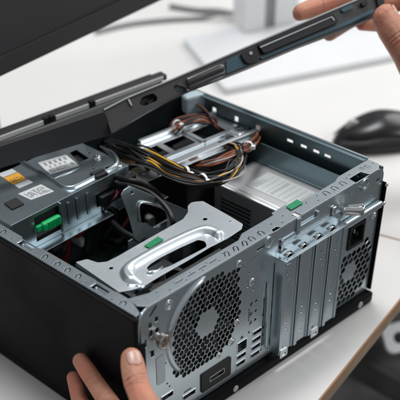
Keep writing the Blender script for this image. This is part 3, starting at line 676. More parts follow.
# bits between carrier and rear flange
bm = B(); tube(bm, [U(143, 277, 2, 0.148), U(150, 273, 2, 0.152), U(157, 272, 2, 0.150), U(162, 268, 2, 0.145)], 0.0022, 8)
tube(bm, [U(132, 292, 2, 0.145), U(136, 287, 2, 0.150), U(142, 288, 2, 0.150), U(148, 284, 2, 0.146)], 0.0024, 8)
link_each('hinge_wire', bm, 'steel_in', pc, smooth=True)
# ---- bracket with hexagonal window below the carrier
BK = frame((0, 0.142, 0), (1, 0, 0), (0, 0, 1))
def PK(l, y=0.142): return [(U(a, b, 1, y).x, U(a, b, 1, y).z) for a, b in l]
bm = B()
plate(bm, PK(rrpx([(121, 195), (124, 190), (130, 186), (137, 189), (160, 199), (190, 211), (189, 216), (181, 223), (165, 238), (150, 246), (135, 240), (128, 214)])),
      [PK(rrpx([(138, 206), (143, 201.5), (162, 206), (168, 212), (170, 230), (166, 233), (139, 221)])), PK([(130.5, 191.5), (133, 190.5), (134, 193), (131.5, 194.5)])], 0.0012, BK)
fa, fb_ = U(133, 187.5, 1, 0.142), U(189, 211, 1, 0.142); fdv = fb_-fa
box(bm, 0, fdv.length, 0.0, 0.0075, -0.0012, 0.0, frame(fa+Vector((0, 0.0002, 0)), fdv, (0, 1, 0)))
wb = link('window_bracket', bm, 'steel_in', pc)
bm = B(); q = [U(a, b, 1, 0.1405) for a, b in ((140, 222), (139, 207), (144, 202.5), (161, 207), (167, 213), (169, 231))]; tube(bm, q, 0.0012, 8, 5); link('window_bead', bm, 'steel_light', wb, smooth=True)
BK2 = frame((0, 0.172, 0), (1, 0, 0), (0, 0, 1))
bm = B(); box(bm, 0.176, 0.198, 0.172, 0.215, 0.120, 0.1212); box(bm, 0.176, 0.178, 0.172, 0.215, 0.1212, 0.138); box(bm, 0.120, 0.177, 0.150, 0.152, 0.090, 0.112); link('cross_brace', bm, 'steel_in', pc)

# ---- optical drive bay frame (the ladder-like steel frame)
lz = 0.140
lo_ = [(0.172, 0.198), (0.176, 0.188), (0.330, 0.166), (0.334, 0.172), (0.336, 0.238), (0.330, 0.243), (0.236, 0.258), (0.228, 0.254), (0.222, 0.214), (0.190, 0.219), (0.176, 0.216)]
hol = [[(0.2475, 0.2120), (0.276, 0.208), (0.2785, 0.232), (0.250, 0.236)], [(0.286, 0.2065), (0.318, 0.202), (0.321, 0.226), (0.289, 0.2305)],
       ngon(0.3275, 0.2, 0.0015, 8), ngon(0.184, 0.206, 0.0014, 8), ngon(0.190, 0.2, 0.0014, 8), rect(0.206, 0.2135, 0.198, 0.204), [(0.228, 0.2140), (0.240, 0.2125), (0.243, 0.238), (0.231, 0.240)]]
bm = B(); plate(bm, lo_, hol, 0.0012, TOP(lz))
odf = link('bay_frame', bm, 'steel_light', pc)
def bar3(bm, a, b, w, h):
    a = Vector(a); b = Vector(b); d = (b-a); L = d.length; mt = frame(a, d, Vector((-d.y, d.x, 0))); box(bm, 0, L, -w/2, w/2, 0, h, mt, bev=0.0008)
bm = B()
bar3(bm, (0.232, 0.2535, lz), (0.336, 0.2370, lz), 0.0060, 0.0045)
bar3(bm, (0.200, 0.1885, lz), (0.334, 0.1700, lz), 0.0060, 0.0055)
bar3(bm, (0.228, 0.2060, lz), (0.330, 0.1920, lz), 0.0040, 0.0020)
bar3(bm, (0.281, 0.1960, lz), (0.2845, 0.238, lz), 0.0050, 0.0020)
link('frame_rail', bm, 'steel_light', odf)
bm = B(); plate(bm, rrect(0.306, 0.330, 0.1755, 0.1905, 0.0070, 5), [ngon(0.318, 0.183, 0.0050, 18)], 0.001, TOP(lz+0.0065)); box(bm, 0.304, 0.307, 0.176, 0.190, lz, lz+0.0060); link('frame_eye', bm, 'bright', odf)
bm = B(); box(bm, 0.232, 0.334, 0.178, 0.255, 0.060, 0.118); link('optical_drive', bm, 'chip', pc)
# ---- power supply
bm = B(); box(bm, 0.262, 0.3255, 0.034, 0.166, 0.018, 0.1140, bev=0.0015); ps = link('power_supply', bm, 'psu', pc)
bm = B()
for i in range(12): box(bm, 0.2612, 0.2621, 0.026+i*0.0045, 0.0285+i*0.0045, 0.060, 0.100)
for i in range(10): box(bm, 0.2612, 0.2621, 0.110, 0.155, 0.058+i*0.0045, 0.060+i*0.0045)
link_each('vent_slot', bm, 'hole', ps)
bm = B(); plate(bm, [(0.280, 0.055), (0.316, 0.055), (0.316, 0.135), (0.280, 0.135)], [], 0.0003, TOP(0.1144)); la = link('rating_label', bm, 'paper', ps)
bm = B()
for i in range(9):
    x = 0.2835
    while x < 0.312:
        w = rnd.uniform(0.001, 0.004); box(bm, x, min(x+w, 0.313), 0.060+i*0.0078, 0.0612+i*0.0078+(0.0028 if i in (5,) else 0), 0.1144, 0.11455); x += w+0.0012
for x in (0.286, 0.2925, 0.299): revolve(bm, (x, 0.1265, 0.1144), (0, 0, 1), [(0.0026, 0), (0.0026, 0.0002), (0.0018, 0.0002), (0.0018, 0)], 16)
link('printed_text', bm, mat('grey_ink', (0.42, 0.42, 0.42), 0.6), la)
bm = B(); ridge(bm, [(0.268, 0.16), (0.268, 0.03)], 0.114, 0.0022, 0.0016); link('seam_fold', bm, 'psu', ps, smooth=True)
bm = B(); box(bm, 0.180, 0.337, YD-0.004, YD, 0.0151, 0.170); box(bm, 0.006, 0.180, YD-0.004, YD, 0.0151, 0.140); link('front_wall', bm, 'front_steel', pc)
wc = U(194, 101, 2, 0.150); bm = B(); box(bm, -0.013, 0.011, -0.008, 0.008, -0.012, 0.009, Matrix.Translation(wc) @ Matrix.Rotation(R(-20), 4, 'Z'), bev=0.003); link('corner_connector', bm, 'pale_plastic', pc)

# ---- cables
def wires(name, paths, parent=pc, n=6):
    out = []
    for col, rr, p in paths:
        bm = B(); tube(bm, p, rr, 8, 10); out.append(link(name, bm, 'w_'+col, parent, smooth=True))
    return out
def loopw(j, t):
    # main bundle: from the dark front, down across the bay frame, round in a U and back up
    o = j*1.75; q = random.uniform
    L_ = [U(108+t, 141+o*.55, 2, .146), U(124+t, 146+o*.75, 2, .150), U(146, 152+o, 2, .153), U(168, 163+o, 2, .155+.0006*(j % 3)), U(187, 171+o*.85, 2, .156), U(205, 175.5+o*.65, 2, .156), U(221+o*.3, 174+o*.5, 2, .155), U(233+o*.5, 166+o*.25, 2, .152), U(236.5+o*.55, 156, 2, .148), U(231+o*.5, 148, 2, .143), U(221, 146, 2, .136), U(208, 151, 2, .126)]
    k_ = [1, 1.1, 1, .5, .30, .42, 1.1, 1.7, 1.9, 1.7, 1, .5]
    return [p+Vector((q(-.0024, .0024), q(-.0024, .0024), q(-.0020, .0030)))*w for p, w in zip(L_, k_)]
seq = ['black', 'black', 'yellow', 'black', 'black', 'black', 'brown', 'black', 'black', 'yellow', 'black', 'black', 'white', 'black', 'yellow', 'black', 'black', 'black', 'white', 'black']
random.seed(11)
ps_ = []
for j, c in enumerate(seq):
    p = loopw(j*.52-1.2+random.uniform(-.35, .35), random.uniform(-3, 3))
    if c != 'black': p[0] = p[0]-Vector((0, 0, .020)); p[1] = p[1]-Vector((0, 0, .010))
    elif j % 2: p = [w_+Vector((0, 0, .0012)) for w_ in p]
    ps_.append((c, 0.00098, p))
for j in range(6):
    p = loopw(j*1.5-0.5, 0); p = [q+Vector((random.uniform(-.001, .001), random.uniform(-.001, .001), -0.0028)) for q in p]; ps_.append(('black', 0.0015, p))
for j in range(6):
    ps_.append(('black', 0.0014, [g_+Vector((random.uniform(-.002, .002), random.uniform(-.002, .002), random.uniform(-.004, .001))) for g_ in [U(100, 134+j*2.2, 2, .146), U(118+j, 140+j*2.0, 2, .153), U(134, 146+j*2.2, 2, .157), U(148, 153+j*2.2, 2, .157), U(170, 166+j*1.6, 2, .146), U(180, 176+j, 2, .128)]]))
wires('power_wire', ps_)
def tie(px, py, z, d, r=0.0060):
    bm = B(); d = Vector(d).normalized(); c = U(px, py, 2, z)
    revolve(bm, c-d*0.0014, d, [(r*.9, 0), (r, 0), (r, 0.0028), (r*.9, 0.0028), (r*.9, 0)], 20)
    mt = frame(c+Vector((0, -r, 0.001)), d, (0, 0, 1)); box(bm, -0.002, 0.002, -0.002, 0.002, -0.001, 0.0035, mt, bev=0.0005)
    link('cable_tie', bm, 'white_plastic', pc)
tie(187, 172.5, .1550, (1, -.35, 0), 0.0062); tie(203, 180, .1550, (1, 0.0, 0), 0.0066)
br = []
for j, c in enumerate(['brown', 'black', 'orange', 'brown', 'black', 'orange', 'black']):
    o = j*1.6
    br.append((c, 0.00115, [q+Vector((0, random.uniform(-.001,.001), random.uniform(-.0022,.0022))) for q in [U(165+o*.6, 141, 2, .120), U(168+o*.5, 131+o*.3, 2, .138), U(175+o*.4, 121+o, 2, .146), U(188, 115+o, 2, .148), U(202, 113+o, 2, .147), U(214, 119+o*.8, 2, .142), U(222, 127+o*.5, 2, .130)]]))
wires('drive_wire', br)
tie(177, 125, .147, (0.3, 1, 0), 0.0055)
og = []
for j, c in enumerate(['orange', 'pink', 'orange', 'black', 'brown', 'white', 'orange']):
    o = j*1.1
    og.append((c, 0.0011, [q+Vector((random.uniform(-.0012,.0012), random.uniform(-.0012,.0012), random.uniform(-.002,.002))) for q in [U(184, 166+o, 2, .118), U(196, 161+o, 2, .132), U(212, 159+o, 2, .146), U(228, 153+o, 2, .150), U(243, 146+o, 2, .150), U(253, 139+o, 2, .146), U(259, 131+o, 2, .140), U(258, 124+o, 2, .130), U(252, 119+o, 2, .118)]]))
wires('power_wire', og)
tie(248, 146.5, .150, (1, .6, 0), 0.0056)
wires('drive_wire', [(('brown', 'black', 'orange', 'black', 'brown')[k], .0010, [U(194+k, 104, 2, .148), U(203+k*1.2, 108+k*1.9, 2, .150-.001*k), U(211+k, 116+k*2.4, 2, .145+.002*(k % 2)), U(222, 124+k*2, 2, .132)]) for k in range(5)])
wires('drive_wire', [('red', 0.0010, [U(117, 186, 2, .140), U(116.5, 194, 2, .136), U(109, 204, 2, .125), U(96, 216, 2, .110), U(88, 228, 2, .100), U(76, 236, 2, .093), U(62, 234, 2, .085)]),
                     ('black', 0.0012, [U(119, 188, 2, .138), U(115, 198, 2, .134), U(107, 206, 2, .124), U(100, 218, 2, .110), U(90, 232, 2, .09)]),
                     ('red', 0.0010, [U(119, 187, 2, .140), U(118, 193, 2, .136), U(111, 203, 2, .125), U(99, 213, 2, .112), U(90, 225, 2, .100)])])
wires('data_cable', [('black', 0.0028, [U(118, 184, 2, .145), U(130, 186, 2, .150), U(146, 191, 2, .150), U(158, 199, 2, .148), U(168, 210, 2, .144), U(173, 222, 2, .138), U(174, 236, 2, .12)]),
                     ('black', 0.0030, [U(112, 222, 2, .11), U(124, 232, 2, .112), U(136, 238, 2, .112), U(148, 242, 2, .108), U(160, 246, 2, .10)]),
                     ('black', 0.0030, [U(110, 175, 2, .145), U(128, 180, 2, .150), U(142, 183, 2, .148), U(154, 190, 2, .140), U(162, 200, 2, .125)]),
                     ('black', 0.0020, [U(128, 150, 2, .148), U(140, 160, 2, .148), U(150, 172, 2, .138), U(158, 182, 2, .12)])])

# ---- front bezel, swung slightly open behind the front wall
fb0 = U(167.5, 74.5, 2, 0.172); fb1 = U(0, 136, 2, 0.172)
fd = (fb1-fb0); fd.z = 0
FB = frame(Vector((fb0.x, fb0.y, 0)), fd, (0, 0, 1))           # local x along bezel, local y up, local z = outwards (front)
Lb = fd.length+0.06
bm = B(); box(bm, 0.004, Lb, 0.004, 0.1655, 0.004, 0.030, FB, bev=0.002)
bz_ = link('front_bezel', bm, 'plastic', pc)
bm = B(); box(bm, 0.0, Lb, 0.1656, 0.172, 0.0008, 0.0135, FB, bev=0.0012); link('bezel_lip', bm, 'plastic_grey', bz_)
bm = B(); box(bm, 0.006, 0.0995, 0.1668, 0.1718, -0.0008, 0.0006, FB, bev=0.0004); box(bm, 0.1085, 0.152, 0.1668, 0.1718, -0.0008, 0.0006, FB, bev=0.0004); box(bm, 0.168, Lb, 0.1668, 0.1718, -0.0008, 0.0006, FB, bev=0.0004); link_each('bezel_trim', bm, 'trim', bz_)
bm = B(); box(bm, 0.012, Lb, 0.1590, 0.1650, 0.0005, 0.0036, FB, bev=0.001); link('bezel_rim', bm, 'rim', bz_)
bm = B()
for u in (0.1005, 0.1535, 0.161): box(bm, u, u+0.0065, 0.1668, 0.1738, -0.0014, 0.0040, FB, bev=0.0006)
link_each('bezel_clip', bm, 'plastic', bz_)

# ================================================================ COVER RAIL held by the right hand
A0 = Vector((0.170, 0.240, 0.0)); A1 = Vector((0.470, 0.120, 0.0)); cdv = (A1-A0).normalized()
nv = Vector((cdv.y, -cdv.x, 0))            # towards the camera side
TILT = R(42); A0 = A0+Vector((0, 0, 0.183))
nv = (nv*math.cos(TILT)+Vector((0, 0, 1))*math.sin(TILT)).normalized(); upv = nv.cross(cdv).normalized()
def UV(px, py, off=0.0):
    "photo point -> coordinates on the rail's face plane shifted off towards the camera"
    o = A0+nv*off; d = ray(px, py); t = (o-CP).dot(nv)/d.dot(nv); P = CP+d*t; return ((P-o).dot(cdv), (P-o).dot(upv))
RF = frame(A0, cdv, upv)
cover = thing('computer_cover', 'long black cover edge lifted off the computer, its right end held by a hand', 'computer cover', A0)
def cpoly(name, m, px, t, off=0.0, holes=(), parent=cover, smooth=False, bev=0):
    bm = B(); plate(bm, [UV(a, b, off) for a, b in px], [[UV(a, b, off) for a, b in h] for h in holes], t, Matrix.Translation(-cover.location) @ RF, z=off)
    if bev: bmesh.ops.bevel(bm, geom=[e for e in bm.edges if len(e.link_faces) == 2 and e.calc_face_angle(0) > 0.6], offset=bev, segments=2, affect='EDGES')
    o = link(name, bm, m, parent)
    if parent is not cover: pass
    return o
body = [(103.5, 110), (128, 97.5), (172, 79.5), (270, 37), (352, 2), (379, -9), (384.5, 12), (352, 26), (300, 45.5), (250, 66.5), (226, 76), (196, 87), (172, 98), (150, 110), (128, 123), (114.5, 132.5), (111.5, 133)]
recess = [rrpx([(139, 104), (142, 97), (153, 93), (157.5, 97), (157, 101), (144, 106.5)]), rrpx([(173, 86.5), (184, 82.5), (187, 88.5), (177.5, 93.0)])]
cpoly('cover_rail', 'plastic_grey', body, 0.0085, 0.0, recess)
cpoly('rim', 'rim', [(104, 108.6), (128, 96.4), (172, 78.4), (270, 35.8), (352, 0.8), (379, -10.2), (379, -8.9), (352, 2.3), (270, 37.3), (172, 79.9), (128, 98.0), (104, 110.4)], 0.009, 0.0012)
cpoly('recess_floor', 'hole', [(136, 108), (139, 95), (153, 90), (160, 96), (158, 104)], 0.002, -0.008)
cpoly('recess_floor', 'pale_plastic', [(170.5, 87), (183, 81), (189, 88.5), (177.5, 94.5)], 0.002, -0.006)
cpoly('recess_floor', 'plastic', [(147, 101), (155, 98), (154, 103), (148, 104.5)], 0.0015, -0.005)
cpoly('pin', 'bright', rrpx([(127.5, 99.5), (129.5, 98.5), (132.5, 105), (131, 106)]), 0.002, 0.0022)
def rail_pt(px, py, off):
    u_, v_ = UV(px, py, off); return (RF @ Vector((u_, v_, off)))-cover.location
cpoly('grip', 'gloss_grey', rrpx([(176, 84.5), (186, 79), (220, 64.5), (225.5, 68), (226, 74.5), (196, 87), (189, 90), (185, 87)]), 0.004, 0.0045)
bm = B(); tube(bm, [rail_pt(187, 82, .0065), rail_pt(196, 78, .0078), rail_pt(217, 69, .0078), rail_pt(222.5, 68.5, .0065)], 0.0040, 14); link('grip_ridge', bm, 'gloss_grey', cover, smooth=True)
bm = B(); tube(bm, [rail_pt(189, 87.5, .0055), rail_pt(197, 84, .0066), rail_pt(218, 75, .0066), rail_pt(224, 73, .0055)], 0.0028, 12); link('grip_ridge', bm, 'gloss_grey', cover, smooth=True)
cpoly('steel_insert', 'teal_plastic', [(226.3, 61), (240, 54), (243.5, 56.5), (247, 65.5), (226.8, 73.5)], 0.0015, 0.0016)
cpoly('latch_tab', 'plastic', rrpx([(240.5, 53), (256, 46.5), (260, 57), (258, 60.5), (248, 63.5), (244, 60)]), 0.004, 0.0050, bev=0.0008)
cpoly('latch_screw', 'bright', rrpx([(249, 52), (252, 51), (253, 54), (250, 55)]), 0.002, 0.0060)
cpoly('steel_insert', 'teal_plastic', [(260, 57.5), (300, 40.5), (340, 24), (372.5, 9), (374.5, 12), (352, 22.8), (300, 43.4), (262, 59.2)], 0.0020, 0.0020)
cpoly('long_clip', 'plastic', rrpx([(258, 44.5), (262, 42), (300, 25.5), (333, 12.5), (338, 19), (338, 22.5), (300, 38.5), (264, 53.5)]), 0.004, 0.0048, bev=0.0008)
cpoly('clip_rim', 'rim', [(260, 46.6), (300, 29.6), (332, 16.2), (335, 20), (334, 20.6), (331.5, 17.2), (300, 30.8), (260.6, 47.8)], 0.001, 0.0054)
cpoly('latch_tab', 'teal_plastic', rrpx([(341, 9), (352, 4), (354, 7.5), (343, 12.5)]), 0.002, 0.0026)
cpoly('latch_tab', 'plastic', rrpx([(361, 2), (367, -1), (369, 4), (363, 6.5)]), 0.004, 0.0046)
cpoly('end_cap', 'plastic', [(375, -9), (381, -11), (386.5, 10.5), (380, 13.5)], 0.012, 0.0030)
# wide dark leaf at the left end
LA = Vector((0.061, 0.280, 0)); LBv = Vector((0.182, 0.240, 0)); ld = (LBv-LA).normalized(); ln = Vector((ld.y, -ld.x, 0)); LF = frame(LA, ld, (0, 0, 1))
def LV(px, py):
    d = ray(px, py); t = (LA-CP).dot(ln)/d.dot(ln); P = CP+d*t; return ((P-LA).dot(ld), P.z)
bm = B(); plate(bm, [LV(a, b) for a, b in [(-25, 155), (40, 133.5), (98, 114), (103, 112), (105.5, 114), (113, 131.5), (112.5, 134.5), (80, 144), (30, 159), (-25, 176.5)]], [], 0.008, Matrix.Translation(-cover.location) @ LF)
bmesh.ops.bevel(bm, geom=[e for e in bm.edges if len(e.link_faces) == 2 and e.calc_face_angle(0) > 0.4], offset=0.0015, segments=3, affect='EDGES')
link('cover_leaf', bm, 'plastic_grey', cover)

# ================================================================ MOUSE
def mouse():
    c = Vector((0.639, 0.218, 0)); t = thing('computer_mouse', 'black computer mouse on the white desk behind the computer', 'mouse', c)
    a = (U(398, 128, 2, 0.02)-U(335, 140, 2, 0.01)); a.z = 0; ang = math.atan2(a.y, a.x)
    NU, NV = 28, 40; L2, W2, Hh = 0.066, 0.038, 0.040
    bm = B(); rings = []
    prof = [(0.0, 0.90), (0.04, 0.985), (0.12, 1.0), (0.26, 0.965), (0.42, 0.93), (0.58, 0.87), (0.72, 0.76), (0.84, 0.60), (0.93, 0.38), (0.98, 0.18), (1.0, 0.0)]
    for h, s in prof:
        ring = []
        for k in range(NV):
            th = 2*math.pi*k/NV; cx = math.cos(th); sy = math.sin(th)
            x = L2*s*cx*(1.0 if cx > 0 else 1.0); y = W2*s*sy*(1-0.14*math.cos(th*2)*0.5)
            y *= 1-0.10*math.exp(-((x)/0.025)**2)*(1 if h < 0.5 else 0)
            z = Hh*h*(1-0.30*max(0, -cx)**2*s-0.10*max(0, cx)*s)
            ring.append(bm.verts.new((x, y, z+0.001)))
        rings.append(ring)
    for a1, b1 in zip(rings, rings[1:-1]):
        for k in range(NV): bm.faces.new([a1[k], a1[(k+1) % NV], b1[(k+1) % NV], b1[k]])
    top = bm.verts.new((0.004, 0, Hh)); l = rings[-2]
    for v in rings[-1]: bm.verts.remove(v)
    for k in range(NV): bm.faces.new([l[k], l[(k+1) % NV], top])
    bm.faces.new(rings[0][::-1])
    o = link('body', bm, 'mouse', t, smooth=True); o.modifiers.new('sub', 'SUBSURF').render_levels = 2
    bm = B(); revolve(bm, (-0.040, 0, 0.0255), (0, 1, 0), [(0, -0.004), (0.0075, -0.004), (0.009, -0.002), (0.009, 0.002), (0.0075, 0.004), (0, 0.004)], 24); link('scroll_wheel', bm, 'rim', t, smooth=True)
    bm = B(); tube(bm, [(-0.0650, 0, 0.016), (-0.050, 0, 0.0275), (-0.030, 0, 0.0365), (-0.012, 0, 0.0405)], 0.0009, 6); link('button_gap', bm, 'hole', t, smooth=True)
    bm = B(); tube(bm, [(-0.058, -0.016, 0.010), (-0.03, -0.0335, 0.016), (0.005, -0.0335, 0.020), (0.035, -0.031, 0.014)], 0.004, 10, flat=0.5); link('side_grip', bm, 'mouse_side', t, smooth=True)
    t.rotation_euler = (0, 0, ang)
    return t
mouse()

# ================================================================ MONITOR, stand, cord
mo = thing('monitor', 'large dark monitor panel over the back of the desk, in the top left corner', 'monitor', (0.18, 0.45, 0))
mz = 0.2; my = 0.391
x0, x1 = -0.16, 0.48
ML = -Vector(mo.location)
mt = Matrix.Translation(ML) @ Matrix.Translation((0, my, mz)) @ Matrix.Rotation(R(3), 4, 'Z') @ Matrix.Rotation(R(-6), 4, 'X')
bm = B(); box(bm, x0, x1, 0.003, 0.030, 0.0, 0.37, mt, bev=0.002); link('housing', bm, 'plastic_grey', mo)
bm = B(); plate(bm, rect(x0, x1, 0, 0.37), [rect(x0+0.012, x1-0.012, 0.0185, 0.358)], 0.004, mt @ frame((0, 0, 0), (1, 0, 0), (0, 0, 1)), z=0.0012); link('bezel', bm, 'plastic_grey', mo)
bm = B(); box(bm, x0+0.0125, x1-0.0125, 0.0018, 0.0028, 0.019, 0.3575, mt); link('screen', bm, 'screen', mo)
bm = B(); box(bm, 0.13, 0.19, 0.46, 0.49, 0.010, 0.32, Matrix.Translation(ML), bev=0.004); box(bm, 0.12, 0.20, 0.42, 0.465, 0.26, 0.33, Matrix.Translation(ML), bev=0.004); link('column', bm, 'stand', mo)
bm = B(); plate(bm, rrect(0.05, 0.27, 0.43, 0.60, 0.015, 5), [], 0.010, Matrix.Translation(ML) @ TOP(0.010)); link('foot', bm, 'stand', mo)
# second stand: flat silver base and column
q0 = U(225, 95, 2, 0.0); q1 = U(163, 50, 2, 0.0); q2 = U(400, 60, 2, 0.0)
ms = thing('monitor_stand', 'flat silver monitor base with an upright column, at the back of the desk', 'monitor stand', q0)
fx = (q2-q0).normalized(); fy = Vector((-fx.y, fx.x, 0))
SF = frame((0, 0, 0), fx, fy)
bm = B(); plate(bm, rrect(0.0, 0.36, 0.0, 0.205, 0.006, 4), [], 0.008, SF, z=0.0090)
bmesh.ops.bevel(bm, geom=[e for e in bm.edges if len(e.link_faces) == 2 and e.calc_face_angle(0) > 0.6], offset=0.002, segments=2, affect='EDGES')
link('base', bm, 'stand', ms)
cc = U(243, 33, 2, 0.009)-q0; cu, cv = cc.dot(fx), cc.dot(fy)
bm = B(); box(bm, cu, cu+0.036, cv-0.004, cv+0.05, 0.009, 0.45, SF, bev=0.002); link('column', bm, 'white_plastic', ms)
bm = B(); box(bm, cu+0.0365, cu+0.054, cv+0.004, cv+0.045, 0.009, 0.45, SF, bev=0.002); link('column', (lambda b_: (box(b_, cu+0.0545, cu+0.095, cv, cv+0.045, 0.009, 0.45, SF, bev=0.002), b_)[1])(B()), 'white_plastic', ms); link('column_cover', bm, mat('column_grey', (0.28, 0.28, 0.285), 0.5), ms)
bm = B(); tube(bm, [U(95, 32, 2, .004), U(130, 24, 2, .004), U(165, 20, 2, .004), U(200, 18, 2, .004), U(225, 13, 2, .012), U(246, 15, 2, .016)], 0.0035, 8)
o = link('power_cord', bm, 'cord', smooth=True); o['label'] = 'thin grey cord lying on the white desk behind the monitor stand'; o['category'] = 'cord'
bm = B(); tube(bm, [U(170, 6, 2, .004), U(196, 10, 2, .004), U(220, 11, 2, .006), U(244, 16, 2, .01)], 0.004, 8)
o = link('power_cord', bm, 'cord', smooth=True); o['label'] = 'shorter thick cord ending at the white column of the monitor stand, behind the other cord'; o['category'] = 'cord'

# ================================================================ bracket below the desk edge
br_c = U(398, 338, 2, -0.20)
cb = thing('office_chair', 'black office chair below the desk with a grey metal hinge plate', 'chair', (br_c.x, br_c.y, -0.72))
cl = Vector((0, 0, 0))-Vector(cb.location)
rgt = CM @ Vector((1, 0, 0)); nz = Vector((-0.35, -0.5, 0.78)).normalized(); hx = Vector((0.85, -0.45, 0.05))
HF = Matrix.Translation(cl) @ frame(br_c, hx, nz.cross(hx))
bm = B(); plate(bm, rrect(-0.020, 0.09, -0.020, 0.022, 0.012, 6), [ngon(0.002, 0, 0.0085, 20)], 0.008, HF); link('hinge_plate', bm, 'stand', cb)
bm = B(); cyl(bm, HF @ Vector((0.002, 0, -0.006)), (HF.to_3x3() @ Vector((0, 0, 1))), 0.0084, 0.006, 20); cyl(bm, HF @ Vector((0.002, 0, 0)), (HF.to_3x3() @ Vector((0, 0, 1))), 0.003, 0.002, 12); link('pivot', bm, 'hole', cb)
bm = B(); box(bm, 0.0, 0.34, -0.10, 0.24, -0.30, -0.25, Matrix.Translation(cl) @ Matrix.Translation((br_c.x-0.02, br_c.y-0.05, 0)), bev=0.02); link('seat', bm, 'carpet', cb)
bm = B(); cyl(bm, (0.15, 0.02, 0.08), (0, 0, 1), 0.025, 0.34, 20); link('post', bm, 'rim', cb)
for k in range(5):
    bm = B(); mt = Matrix.Translation((0.15, 0.02, 0.0)) @ Matrix.Rotation(2*math.pi*k/5, 4, 'Z'); box(bm, 0.02, 0.27, -0.02, 0.02, 0.055, 0.085, mt, bev=0.006); cyl(bm, mt @ Vector((0.25, -0.015, 0.027)), mt.to_3x3() @ Vector((0, 1, 0)), 0.026, 0.03, 20); link('leg', bm, 'plastic', cb)

# ================================================================ HANDS
def sphere_chain(bm, pts, n=14):
    "pts: (Vector, radius[, flat]) – overlapping tapered capsules"
    for (a, ra), (b, rb) in zip(pts, pts[1:]):
        L = (b-a).length; k = max(2, int(L/(min(ra, rb)*0.22)))
        for i in range(k+1):
            t = i/k; c = a.lerp(b, t); r = ra+(rb-ra)*t
            bmesh.ops.create_icosphere(bm, subdivisions=2, radius=r, matrix=Matrix.Translation(c))
def hand(name, label, chains, voxel=0.0010, smooth_it=12, creases=(), pits=()):
    root = thing(name, label, 'hand', chains[0][0][0])
    bm = B()
    for ch_ in chains: sphere_chain(bm, [(Vector(p)-root.location, r) for p, r in ch_])
    me = bpy.data.meshes.new('tmp'); bm.to_mesh(me); bm.free()
    o = bpy.data.objects.new('tmp', me); COL.objects.link(o)
    m = o.modifiers.new('r', 'REMESH'); m.mode = 'VOXEL'; m.voxel_size = voxel
    m = o.modifiers.new('s', 'SMOOTH'); m.factor = 0.5; m.iterations = smooth_it
    bpy.context.view_layer.update()
    dg = bpy.context.evaluated_depsgraph_get(); me2 = bpy.data.meshes.new_from_object(o.evaluated_get(dg))
    bpy.data.objects.remove(o)
    for pc_, al, nn, w, l, dep in pits:
        pc_ = Vector(pc_)-root.location; al = Vector(al).normalized(); nn = Vector(nn); nn = (nn-al*nn.dot(al)).normalized(); sd = al.cross(nn)
        for v in me2.vertices:
            q = v.co-pc_
            if abs(q.dot(nn)) > 0.007: continue
            e = (abs(q.dot(sd))/(w/2))**2.6+(abs(q.dot(al))/(l/2))**(5 if q.dot(al) > 0 else 2.6)
            if e < 1.0: v.co -= nn*dep
            elif e < 1.5: v.co += nn*0.0003
    for cc_, al, rad, wid, dep in creases:
        cc_ = Vector(cc_)-root.location; al = Vector(al).normalized()
        for v in me2.vertices:
            dv = v.co-cc_
            if dv.length < rad:
                q = dv.dot(al); f = math.exp(-(q/wid)**2)*(1-(dv.length/rad)**4)
                if f > 0.02: v.co -= v.normal*dep*f
    me2.name = 'skin'; me2.materials.clear(); me2.materials.append(M['skin'])
    for p in me2.polygons: p.use_smooth = True
    s = bpy.data.objects.new('skin', me2); COL.objects.link(s); s.parent = root
    return root
def nail(root, c, along, normal, w, l):
    "curved fingernail plate"
    bm = B(); along = Vector(along).normalized(); normal = Vector(normal); normal = (normal-along*normal.dot(along)).normalized(); side = along.cross(normal)
    nu, nvv = 10, 12; rows = []
    for j in range(nvv+1):
        v = -1+2*j/nvv; row = []
        wv = w*math.sqrt(max(0.0, 1-abs(v)**(5 if v > 0 else 3.2)))*0.5+w*0.02
        for i in range(nu+1):
            u = -1+2*i/nu
            row.append(bm.verts.new(Vector(c)-root.location+along*(v*l/2)+side*(u*wv)-normal*(0.17*w*(u*wv/(w/2))**2+0.05*w*(v**2))))
        rows.append(row)
    for a, b in zip(rows, rows[1:]):
        for i in range(nu): bm.faces.new([a[i], a[i+1], b[i+1], b[i]])
    o = link('fingernail', bm, 'nail', root, smooth=True); md = o.modifiers.new('t', 'SOLIDIFY'); md.thickness = 0.0007; return o
D = lambda px, py, d: UD(px, py, d)
# left hand: index and middle finger on the black side panel, thumb on the rear corner
it = U(80.5, 361, 0, -0.0215); i1 = U(94, 381, 0, -0.0245); i2 = U(113, 409, 0, -0.036)
mt_ = U(73.5, 378, 0, -0.0205); m1 = U(79, 398, 0, -0.030); m2 = U(92, 425, 0, -0.046)
rt = U(70, 408, 0, -0.0205); r1 = U(72, 425, 0, -0.034); r2 = U(84, 450, 0, -0.052)
lt = U(73, 440, 0, -0.0200); l1 = U(76, 452, 0, -0.036); l2 = U(88, 470, 0, -0.055)
k_i = D(134, 441, 0.805); k_m = D(118, 458, 0.80); k_r = D(104, 472, 0.80); k_l = D(98, 488, 0.80)
tt = D(131.5, 358.5, 0.856); t1 = D(136, 382, 0.846); t2 = D(147, 410, 0.826); t3 = D(158, 446, 0.800)
wr = D(160, 520, 0.72); wr2 = D(185, 640, 0.66)
nn1 = (CP-tt).normalized()+Vector((0.18, -0.1, 0)); nn1 = (nn1-(tt-t1).normalized()*nn1.dot((tt-t1).normalized())).normalized(); nc1 = tt.lerp(t1, .27)+nn1*0.0112
